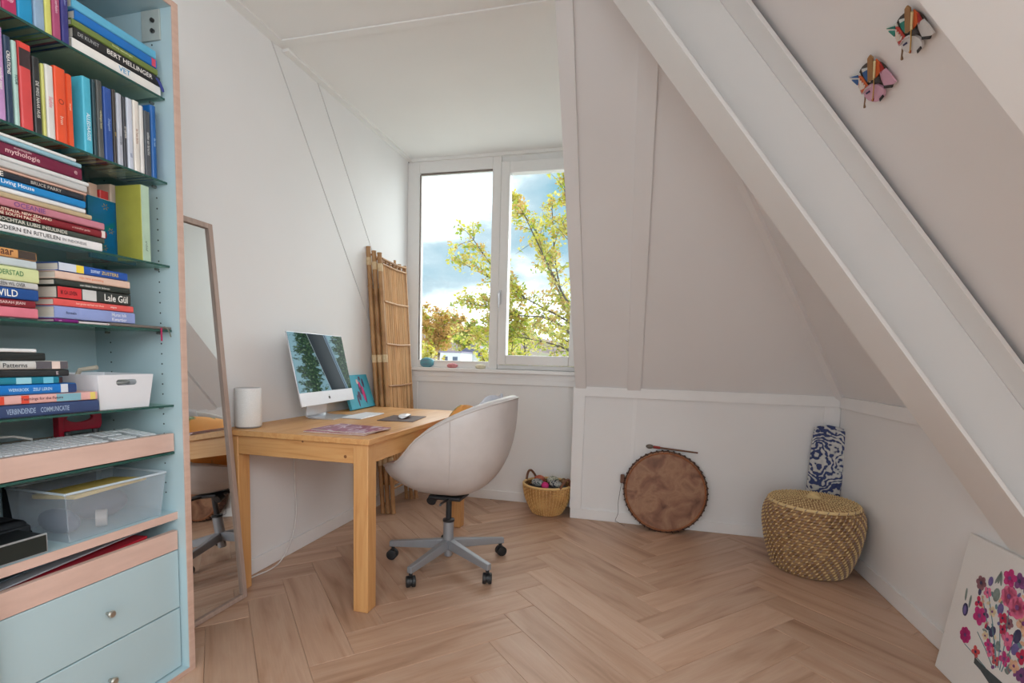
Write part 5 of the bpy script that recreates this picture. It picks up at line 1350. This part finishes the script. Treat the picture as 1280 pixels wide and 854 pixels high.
for j in range(12):
    r_ = .022 + .0162 * j; nst = max(8, int(2 * PI * r_ / .026)); zz_ = .3725 - .010 * (r_ / .2) ** 2
    for k in range(nst):
        a = 2 * PI * (k + .37 * j) / nst
        lst.tube([((r_ - .008) * math.cos(a), (r_ - .008) * math.sin(a), zz_ + .004), (r_ * math.cos(a + .01), r_ * math.sin(a + .01), zz_ + .0085), ((r_ + .008) * math.cos(a + .02), (r_ + .008) * math.sin(a + .02), zz_ + .003)], [.0018, .0036, .0018], 5)
tag(lst.build('lid_stitches', M_SEA2, lid, smooth=True), kind='stuff')
lk = MB()
for j in range(3): lk.tube([((.026 - .006 * j) * math.cos(2 * PI * k / 24), (.026 - .006 * j) * math.sin(2 * PI * k / 24), .384 + .009 * j) for k in range(24)], .0075, 7, closed=True)
lk.ball((0, 0, .392), .02, .02, .016, 14, 8)
lk.build('lid_knob', M_SEA2, lid, smooth=True)

# ------------------------------------------------------------------ paisley covered board behind the basket
fbd = thing('ironing_board', 'small board in a blue and white paisley cover standing in the corner', 'board', (1.062, 3.235, 0))
fbd.rotation_euler = (math.radians(-4), math.radians(3.5), math.radians(-14))
pm_ = bpy.data.materials.new('paisley_cover'); pm_.use_nodes = True; t = pm_.node_tree; P_ = t.nodes['Principled BSDF']; P_.inputs['Roughness'].default_value = .9
tc = t.nodes.new('ShaderNodeTexCoord')
wvn = t.nodes.new('ShaderNodeTexWave'); wvn.wave_type = 'RINGS'; wvn.rings_direction = 'Y'; wvn.inputs['Scale'].default_value = 10; wvn.inputs['Distortion'].default_value = 16; wvn.inputs['Detail'].default_value = 1.0; wvn.inputs['Detail Scale'].default_value = 1.4
vo = t.nodes.new('ShaderNodeTexVoronoi'); vo.inputs['Scale'].default_value = 55
no = t.nodes.new('ShaderNodeTexNoise'); no.inputs['Scale'].default_value = 9; no.inputs['Detail'].default_value = 2
mpp = t.nodes.new('ShaderNodeMapping'); mpp.inputs['Location'].default_value = (.05, 0, -.52); t.links.new(tc.outputs['Object'], mpp.inputs[0])
for n_ in (wvn, vo, no): t.links.new(mpp.outputs[0], n_.inputs['Vector'])
sm_ = mth('ADD', mth('MULTIPLY', wvn.outputs['Fac'], .30), mth('ADD', mth('MULTIPLY', vo.outputs['Distance'], .42), mth('MULTIPLY', no.outputs['Fac'], .75)))
rp = t.nodes.new('ShaderNodeValToRGB'); els = rp.color_ramp.elements
while len(els) < 5: els.new(.5)
for e, (p, c) in zip(els, [(.0, (36, 42, 78)), (.56, (62, 74, 120)), (.70, (46, 56, 100)), (.78, (186, 188, 190)), (1, (206, 205, 202))]): e.position = p; e.color = rgba(c)
t.links.new(sm_, rp.inputs['Fac']); t.links.new(rp.outputs['Color'], P_.inputs['Base Color'])
bw, bt, bh = .088, .024, .705
def soft_box(u, v):
    a = 2 * PI * u; c, s = math.cos(a), math.sin(a); e = .28
    x = bw * math.copysign(abs(c) ** e, c); y = bt * math.copysign(abs(s) ** e, s)
    wob = 1 + .03 * math.sin(14 * v + 3 * c)
    return (x * (1 + .02 * math.sin(9 * v)), y * wob, v * bh)
sbm = MB().grid(soft_box, 40, 24, wrap=True)
nn = 40; sbm.f.append(tuple(range(nn))[::-1]); sbm.f.append(tuple(23 * nn + k for k in range(nn)))
sbm.build('cover', pm_, fbd, smooth=True, angle=60)
MB().tube([(-bw * .9, 0, bh - .004), (-.02, -.008, bh + .008), (.03, .006, bh + .004), (bw * .9, 0, bh - .006)], [.012, .017, .015, .011], 10).build('gathered_top', pm_, fbd, smooth=True)

# ------------------------------------------------------------------ flower painting leaning on the right wall
cvH, cvW = .505, .62
cx0, cx1 = 1.088, 1.153
lc_ = math.asin((cx1 - cx0) / cvH)
cv = thing('painting', 'unframed white canvas painted with a bouquet of pink and purple flowers', 'painting', (cx0, 2.045 - cvW / 2, 0))
cv.rotation_euler = (0, lc_, 0)
MB().box(0.0, .018, -cvW / 2, cvW / 2, 0, cvH).build('canvas', mat('white_canvas', (226, 224, 221), .7, var=.015, scale=200, bump=.05), cv, bevel=.002)
# painted flowers (thin paint on the face that looks into the room, -x side); w runs from the window end (0) to the near end
def fl_pt(w, h, lift): return (-.0004 - lift, cvW / 2 - w, h)
def petal_flower(mb, w, h, r_, n, rot=0, lift=.0006, fat=.42):
    for k in range(n):
        a = rot + 2 * PI * k / n; c = (w + r_ * .55 * math.cos(a), h + r_ * .55 * math.sin(a))
        pts = []
        for q in range(9):
            b = 2 * PI * q / 9; lx, ly = r_ * .5 * math.cos(b), r_ * fat * math.sin(b)
            pts.append(fl_pt(c[0] + lx * math.cos(a) - ly * math.sin(a), c[1] + lx * math.sin(a) + ly * math.cos(a), lift))
        mb.prism(pts, (-.0003, 0, 0))
def oval_b(mb, w, h, rw, rh, rot=0, lift=.0004, n=12):
    mb.prism([fl_pt(w + rw * math.cos(2 * PI * q / n) * math.cos(rot) - rh * math.sin(2 * PI * q / n) * math.sin(rot), h + rw * math.cos(2 * PI * q / n) * math.sin(rot) + rh * math.sin(2 * PI * q / n) * math.cos(rot), lift) for q in range(n)], (-.0003, 0, 0))
paints = {'magenta': (196, 52, 126), 'pink': (226, 112, 152), 'plum': (128, 74, 132), 'crimson': (196, 44, 84), 'violet': (112, 100, 158), 'navy': (62, 60, 96), 'rose_brown': (142, 98, 108), 'grey_green': (128, 142, 138), 'teal': (96, 132, 142), 'cream': (226, 206, 170), 'peach': (226, 180, 150), 'slate': (70, 80, 84), 'coral': (206, 80, 84)}
PM = {k: MB() for k in paints}
def pmat(c): return mat('paint_' + c, paints[c], .6, var=.18, scale=60)
rf = random.Random(11)
def W(u, v):  # photo pixel on the canvas to (w, h)
    d = ray(u, v); n = Vector((-math.cos(lc_), 0, math.sin(lc_))); o = Vector((cx0, 0, 0)); t_6 = (o - CAM).dot(n) / d.dot(n); p = CAM + d * t_6
    return 2.045 - p.y, (p - Vector((cx0, p.y, 0))).length
# stems
for (u0, v0, u1, v1) in ((1228, 745, 1242, 830), (1235, 735, 1246, 830), (1206, 805, 1232, 835), (1222, 790, 1240, 832), (1250, 770, 1248, 835), (1262, 760, 1250, 838), (1270, 790, 1252, 840), (1240, 780, 1245, 835)):
    a = W(u0, v0); b = W(u1, v1)
    PM['teal'].tube([fl_pt(*a, .0002), fl_pt((a[0] + b[0]) / 2 + .004, (a[1] + b[1]) / 2, .0002), fl_pt(*b, .0002)], .0012, 5)
fl = [(1227, 729, .017, 6, 'rose_brown'), (1239, 727, .010, 0, 'violet'), (1235, 741, .013, 5, 'pink'), (1246, 744, .014, 0, 'grey_green'), (1263, 723, .020, 5, 'magenta'), (1275, 727, .018, 5, 'plum'), (1262, 746, .024, 9, 'pink'), (1272, 760, .024, 9, 'pink'),
      (1224, 753, .014, 3, 'crimson'), (1225, 770, .022, 5, 'magenta'), (1231, 768, .014, 4, 'plum'), (1207, 794, .019, 8, 'magenta'), (1220, 815, .014, 4, 'coral'), (1251, 762, .012, 0, 'violet'), (1241, 765, .012, 5, 'cream'), (1254, 773, .013, 4, 'crimson'), (1254, 787, .012, 4, 'crimson'), (1241, 790, .012, 0, 'navy'), (1236, 806, .013, 4, 'magenta'), (1238, 815, .013, 4, 'pink'), (1256, 824, .016, 4, 'magenta'), (1268, 833, .014, 5, 'peach'), (1272, 796, .014, 0, 'navy'), (1269, 812, .012, 0, 'violet'), (1278, 822, .016, 4, 'crimson'), (1277, 845, .016, 5, 'plum'), (1245, 826, .012, 4, 'coral'), (1260, 800, .016, 5, 'pink'), (1280, 780, .02, 5, 'peach'), (1290, 760, .022, 6, 'magenta'), (1290, 735, .02, 6, 'plum'), (1296, 800, .022, 7, 'pink'), (1305, 775, .02, 5, 'violet'), (1310, 820, .02, 6, 'crimson'), (1300, 845, .02, 5, 'magenta'), (1232, 795, .010, 5, 'cream'), (1248, 808, .010, 0, 'grey_green'), (1262, 780, .012, 5, 'rose_brown')]
for (u, v, r_, n, c) in fl:
    w_, h_ = W(u, v); r_ *= 1.38
    lf = .0005 + .0003 * rf.random(); fm_ = MB()
    if n:
        petal_flower(fm_, w_, h_, r_, n, rf.random() * 2, lf)
        o_ = fm_.build('painted_flower', pmat(c), cv)
        ce = MB(); oval_b(ce, w_, h_, r_ * .24, r_ * .24, 0, lf + .0006); ce.build('flower_centre', pmat('plum' if c in ('pink', 'magenta', 'peach', 'cream') else 'navy'), o_)
    else:
        oval_b(fm_, w_, h_, r_ * .75, r_ * 1.15, rf.random() - .5, lf); fm_.build('painted_flower', pmat(c), cv)
for k in range(150):
    u, v = 1222 + 95 * rf.random(), 738 + 105 * rf.random()
    if u - 1222 < (v - 738) * .18: continue
    w_, h_ = W(u, v); c = rf.choice(list(paints))
    if c == 'slate': continue
    oval_b(PM[c], w_, h_, .004 + .005 * rf.random(), .005 + .008 * rf.random(), rf.random() * 3, .0003 + .0002 * rf.random(), 9)
for (u, v, rt) in ((1208, 743, .15), (1213, 752, .1), (1248, 723, -.3), (1252, 724, .3), (1250, 722, 0)):
    w_, h_ = W(u, v); oval_b(PM['grey_green'], w_, h_, .005, .022, rt, .0003)
w_, h_ = W(1207, 762); oval_b(PM['navy'], w_, h_, .014, .022, .2, .0005); oval_b(PM['violet'], w_, h_ - .002, .007, .015, .2, .0009)
a = W(1219, 822); b = W(1231, 834); c = W(1256, 856); d_ = W(1238, 856); e_ = W(1226, 838)
PM['slate'].prism([fl_pt(p[0], p[1], .0010) for p in (a, b, c, d_, e_, W(1218, 829))], (-.0003, 0, 0))
for k, mb in PM.items():
    if mb.v: tag(mb.build('paint_dabs', pmat(k), cv), kind='stuff')

# ------------------------------------------------------------------ two paper ornaments on the right slope
def ornament(label, u, v, face, accent, stripe, big=1.0):
    # centre on the slope, axes: A up the slope, Bv along -y (towards the near end), N into the room
    d = ray(u, v); o = Vector((XR, 0, HK)); t_7 = (o - CAM).dot(N_R) / d.dot(N_R); p = CAM + d * t_7 - N_R * .001
    th_ = thing('wall_ornament', label, 'ornament', p, 0, 'paper ornaments on the slope')
    # picture axes on the slope, measured where it hangs
    def onr(uu, vv):
        dd = ray(uu, vv); return CAM + dd * ((o - CAM).dot(N_R) / dd.dot(N_R)) - N_R * .001 - p
    ex = onr(u + 10, v) / 10; ey = onr(u, v - 10) / 10
    def q(a, b, l): return ex * a * big + ey * b * big - N_R * l
    def plate(name, pts, m_, l0, l1): MB().prism([q(a, b, l0) for a, b in pts], -N_R * (l1 - l0)).build(name, m_, th_, bevel=.0006)
    circ = lambda cx, cy, rx, ry, n=24, a0=0, a1=2 * PI: [(cx + rx * math.cos(a0 + (a1 - a0) * k / (n if a1 - a0 > 6.2 else n - 1)), cy + ry * math.sin(a0 + (a1 - a0) * k / (n if a1 - a0 > 6.2 else n - 1))) for k in range(n)]
    plate('backing', circ(-1, 4, 19, 19), mat('dark_felt_backing', (84, 78, 74), .9), .001, .005)
    def tri(name, pts, c, l): plate(name, pts, mat('paper_%d_%d_%d' % c, c, .6), l, l + .003)
    tri('fan', [(-31, 6), (-16, 11), (-13, 3), (-17, -6)], (222, 222, 216), .008)
    tri('fan_stripe', [(-28, 6), (-17, 9), (-15, 6)], accent, .0115)
    tri('fan_stripe', [(-25, 3), (-15, 3), (-17, -4)], accent, .0115)
    tri('fan', [(-14, 15), (-4, 17), (-3, -2), (-10, 4)], (220, 222, 220), .006)
    tri('fan_stripe', [(-11, 12), (-5, 15), (-4, 0), (-8, 4)], accent, .0095)
    tri('collar', [(-16, 8), (-12, 7), (-4, -5), (-12, -15), (-17, -2)], stripe, .010)
    for k in range(4): tri('collar_stripe', [(-14.5 + 2.4 * k, 6 - 2.8 * k), (-13.4 + 2.4 * k, 5 - 2.8 * k), (-12.2 + 1.5 * k, -10 + .8 * k), (-13.2 + 1.5 * k, -9.4 + .8 * k)], (232, 226, 216), .0135)
    tri('chin_tip', [(-17, -6), (-12, -9), (-8, -15), (-13, -17)], (190, 170, 176), .009)
    tri('plume', [(-3, 30), (0, 34), (4, 31), (4, 4), (-3, 0)], (150, 110, 66), .012)
    tri('feather', [(6, 28), (10, 24), (11, 12), (6, 4), (4, 5)], (206, 96, 44), .009)
    tri('feather', [(10, 24), (15, 15), (12, 8), (11, 12)], (170, 44, 40), .008)
    tri('feather_edge', [(5, 27), (7.2, 26), (6, 4), (4, 4)], (222, 208, 160), .0125)
    tri('dark_ribbon', [(3, 3), (11, 8), (14, 1), (6, -2)], (52, 46, 46), .013)
    tri('bow', [(10, 12), (17, 16), (23, 10), (30, 0), (27, -3), (16, -5), (12, 3)], face, .008)
    tri('hair', [(16, -4.5), (27, -3), (26, -7), (16, -8)], (40, 36, 36), .0090)
    plate('face', circ(4, -14, 13.5, 11.5, 28), mat('face_%d_%d_%d' % face, face, .5), .008, .013)
    tri('brow_band', [(-10, -14), (-6, -7), (2, -3), (2, -4.6), (-5, -8.4), (-9, -15)], (206, 190, 190), .0132)
    tri('eye', [(-5, -13), (-1, -10), (0, -12), (-4, -15)], (44, 48, 90), .0135)
    tri('lips', [(2, -22), (5, -20), (4.4, -24)], (170, 56, 60), .0135)
    tri('hair', [(12, -20), (16, -15), (17.5, -18), (13, -24)], (40, 36, 36), .0125)
    MB().tube([q(6, 6, .016), q(5.8, -6, .0165), q(5, -16, .0165), q(4, -23, .016)], .0013, 6).build('gold_cord', mat('gold_cord', (196, 158, 82), .4, .4), th_, smooth=True)
    MB().tube([q(-9, -18, .010), q(-8.5, -24, .011), q(-10, -30, .010), q(-11, -36, .008)], [.0012, .0018, .0016, .0028], 6).build('tassel', mat('brown_tassel', (126, 100, 76), .7), th_, smooth=True)
ornament('paper ornament with a pink face and blue fans on the slope', 1095, 98, (206, 160, 182), (44, 92, 150), (206, 106, 60), 1.0)
ornament('paper ornament with a white face and green fans under the steel beam edge', 1143, 36, (206, 206, 206), (36, 130, 116), (196, 74, 66), 1.03)
# ------------------------------------------------------------------ outside the window
GZ = -3.3
gm = ramp_mat('pale_bounce_ground', [(.3, (214, 210, 202)), (.7, (226, 223, 216))], scale=.4, rough=.95)  # unseen ground, made pale to bounce light up to the dormer ceiling
gr = struct('ground', MB().grid(lambda u, v: (-120 + 240 * u, 5.2 + 235 * v, GZ + 3.0 * v * v), 12, 12), gm)
# wooded hill on the horizon
def hill_z(x, y): return GZ + 3 + 11.5 * math.exp(-((y - 205) / 40) ** 2) * (0.75 + .55 * math.exp(-((x + 78) / 30) ** 2) + .16 * math.sin(x * .09)) + 1.2 * mnoise.noise(Vector((x * .16, y * .16, 0)))
struct('hill', MB().grid(lambda u, v: (-170 + 260 * u, 130 + 100 * v, hill_z(-170 + 260 * u, 130 + 100 * v)), 130, 40), ramp_mat('hill_woods', [(.3, (104, 92, 92)), (.5, (138, 118, 110)), (.7, (120, 124, 88))], scale=.12, rough=.95, detail=8), smooth=True)
LEAF = [mat('leaf_%d' % i, c, .5, var=.12, scale=20) for i, c in enumerate([(206, 198, 72), (222, 212, 130), (160, 176, 58), (206, 166, 96)])]
for m_ in LEAF:
    t_ = m_.node_tree; b_ = t_.nodes['Principled BSDF']; o_ = t_.nodes['Material Output']      # light shines through the leaves
    tl_ = t_.nodes.new('ShaderNodeBsdfTranslucent'); mx_ = t_.nodes.new('ShaderNodeMixShader'); mx_.inputs[0].default_value = .45
    t_.links.new(b_.inputs['Base Color'].links[0].from_socket, tl_.inputs['Color'])
    t_.links.new(b_.outputs[0], mx_.inputs[1]); t_.links.new(tl_.outputs[0], mx_.inputs[2]); t_.links.new(mx_.outputs[0], o_.inputs['Surface'])
rt = random.Random(23)
def leaf(mb, p, s):
    a = Vector((rt.gauss(0, 1), rt.gauss(0, 1), rt.gauss(0, .6))).normalized(); b = a.orthogonal().normalized()
    b.rotate(Matrix.Rotation(rt.random() * 6.28, 3, a)); n = a.cross(b)
    mb.add([p, p + a * s * .45 + b * s * .32, p + a * s * .5 + n * s * .06, p + a * s, p + a * s * .45 - b * s * .32], [(0, 1, 2), (1, 3, 2), (0, 2, 4), (4, 2, 3)])
def make_tree(label, trunk, limbs, leaves_n, leaf_s, spread, weights, bark, twig_r=.006, group=None, name='tree'):
    """trunk: list of points with radii; limbs: list of point lists with start radius"""
    base = Vector(trunk[0][0])
    tr = thing(name, label, 'tree', base, 0, group)
    MB().tube([Vector(p) - base for p, r in trunk], [r for p, r in trunk], 10).build('trunk', bark, tr, smooth=True)
    tw = MB(); fol = [MB() for _ in LEAF]
    ends = []
    for pts, r0 in limbs:
        P = smooth_pts([Vector(p) - base for p in pts], 4)
        MB().tube(P, [max(twig_r, r0 * (1 - .85 * i / (len(P) - 1))) for i in range(len(P))], 7).build('branch', bark, tr, smooth=True)
        n = len(P)
        for i in range(n // 4, n):
            for _ in range(2 if i < n - 1 else 4):
                d = (P[min(i + 1, n - 1)] - P[i - 1]).normalized(); side = Vector((rt.gauss(0, 1), rt.gauss(0, 1), rt.gauss(.25, .8))).normalized()
                L = spread * (.5 + rt.random()) * (1.0 - .35 * i / n)
                e = P[i] + (d * .7 + side).normalized() * L
                m = (P[i] + e) / 2 + Vector((0, 0, .06 * L))
                tw.tube([P[i], m, e], [twig_r, twig_r * .7, twig_r * .35], 5); ends.append((P[i], m, e))
    for k in range(leaves_n):
        a, m, e = rt.choice(ends); t_ = rt.random() ** .6
        p = a.lerp(m, t_ * 2) if t_ < .5 else m.lerp(e, t_ * 2 - 1)
        c = p + Vector((rt.gauss(0, .05), rt.gauss(0, .05), rt.gauss(0, .05))) * (spread / .5)
        i = rt.choices(range(4), weights)[0]
        for _ in range(3): leaf(fol[i], c + Vector((rt.gauss(0, .02), rt.gauss(0, .02), rt.gauss(0, .02))), leaf_s * (.6 + .7 * rt.random()))
    tag(tw.build('twigs', bark, tr, smooth=True), kind='stuff')
    for i, f in enumerate(fol):
        if f.v:
            me = bpy.data.meshes.new('foliage'); me.from_pydata(f.v, [], f.f); me.materials.append(LEAF[i]); tag(put('foliage', me, tr), kind='stuff')
    return tr
BARK = mat('grey_brown_bark', (92, 80, 66), .85, var=.2, scale=14, bump=.4)
def G(u, v, y): return at_y(y, u, v)
fork = G(760, 470, 8.6)
limbs = []
for (a, b, c, y, r) in (((745, 430), (715, 405), (655, 372), 8.4, .045), ((740, 420), (700, 360), (690, 262), 8.8, .04), ((742, 425), (705, 370), (655, 268), 8.2, .04), ((735, 440), (690, 400), (640, 395), 8.0, .035),
                        ((655, 372), (625, 345), (592, 300), 8.2, .016), ((650, 370), (620, 352), (580, 330), 8.5, .016), ((640, 395), (615, 385), (590, 380), 7.9, .016), ((690, 330), (670, 290), (645, 255), 8.8, .02), ((712, 300), (708, 260), (706, 238), 8.4, .02),
                        ((735, 450), (690, 430), (640, 420), 8.2, .03), ((640, 415), (618, 412), (596, 420), 8.0, .014), ((715, 405), (690, 345), (672, 310), 8.6, .028), ((745, 380), (735, 320), (728, 250), 8.6, .035), ((740, 440), (705, 425), (668, 408), 8.9, .03)):
    start = fork if a[0] > 730 else G(*a, y)
    limbs.append(([start, G(*a, y), G(*b, y + .1), G(*c, y - .15)], r))
make_tree('blossoming tree with sparse yellow green leaves close outside the window', [((fork.x + .35, fork.y + .1, GZ), .17), ((fork.x + .2, fork.y, GZ + 2), .14), (tuple(fork), .11), (tuple(G(750, 400, 8.6)), .07)], limbs, 3900, .066, .42, (5, 4, 2.4, 2.4), BARK)
def bush_tree(label, u, v_top, y, wd, n, s, weights, name='tree', group='trees beyond the garden'):
    top = G(u, v_top, y); base = Vector((top.x, y, GZ))
    H = top.z - GZ
    limbs = []
    for k in range(9):
        a = 2 * PI * k / 9 + rt.random(); rr = wd * (.35 + .5 * rt.random())
        limbs.append(([base + Vector((0, 0, H * .30)), base + Vector((rr * .5 * math.cos(a), rr * .5 * math.sin(a), H * .6)), base + Vector((rr * math.cos(a), rr * math.sin(a), H * (.72 + .24 * rt.random())))], .05))
    make_tree(label, [(tuple(base), .14), (tuple(base + Vector((0, 0, H * .5))), .10), (tuple(base + Vector((0, 0, H * .8))), .04)], limbs, n, s, wd * .42, weights, BARK, .012, group, name)
bush_tree('dense green bush tree behind the blossoming tree', 672, 408, 12.5, 1.5, 2300, .10, (4, 2, 5, .5))
bush_tree('dense green bush tree at the window edge behind the blossoming tree', 752, 400, 17.5, 1.8, 1900, .10, (4, 1, 6, .5))
bush_tree('low yellow bush tree below the hill', 538, 422, 15, .8, 1500, .11, (6, 4, 1, .5))
bush_tree('tall russet brown tree below the hill', 549, 386, 100, 6.5, 2600, .60, (.6, 1, .8, 6))
bush_tree('olive green tree beside the russet one', 583, 404, 125, 6.0, 2200, .60, (2, 1, 5, 1.5))
bush_tree('yellow green tree near the white house', 632, 414, 24, 1.6, 1500, .15, (5, 3, 3, .5))
# white houses down the road
def house(label, u, v_top, y, w, dp, roofc, flat=False):
    top = G(u, v_top, y); H = top.z - GZ
    h_ = thing('house', label, 'house', (top.x, y, GZ))
    MB().box(-w / 2, w / 2, 0, dp, 0, H * (.9 if not flat else 1)).build('wall', mat('house_render', (236, 236, 234), .8), h_)
    if flat: MB().box(-w / 2 - .2, w / 2 + .2, -.2, dp + .2, H, H + .25).build('roof', mat('roof_%d' % roofc[0], roofc, .7), h_)
    else: MB().prism([(-w / 2 - .3, -.3, H * .86), (w / 2 + .3, -.3, H * .86), (0, -.3, H * 1.12)], (0, dp + .6, 0)).build('roof', mat('roof_%d' % roofc[0], roofc, .7), h_)
    for k in (-1, 1):
        for zz in (.42, .72):
            wn = MB().box(k * w * .24 - .5, k * w * .24 + .5, -.06, .02, H * zz - .1, H * zz + .9).build('window', mat('house_window_frame', (220, 222, 224), .5), h_)
            MB().box(k * w * .24 - .42, k * w * .24 + .42, -.08, -.05, H * zz, H * zz + .8).build('pane', mat('house_glass', (88, 98, 120), .2), wn)
house('white house with a slate roof beyond the garden', 592, 434, 85, 4.2, 7, (132, 128, 150))
house('low flat roofed house beside the slate roofed one', 563, 441, 78, 3.6, 6, (150, 140, 160), True)
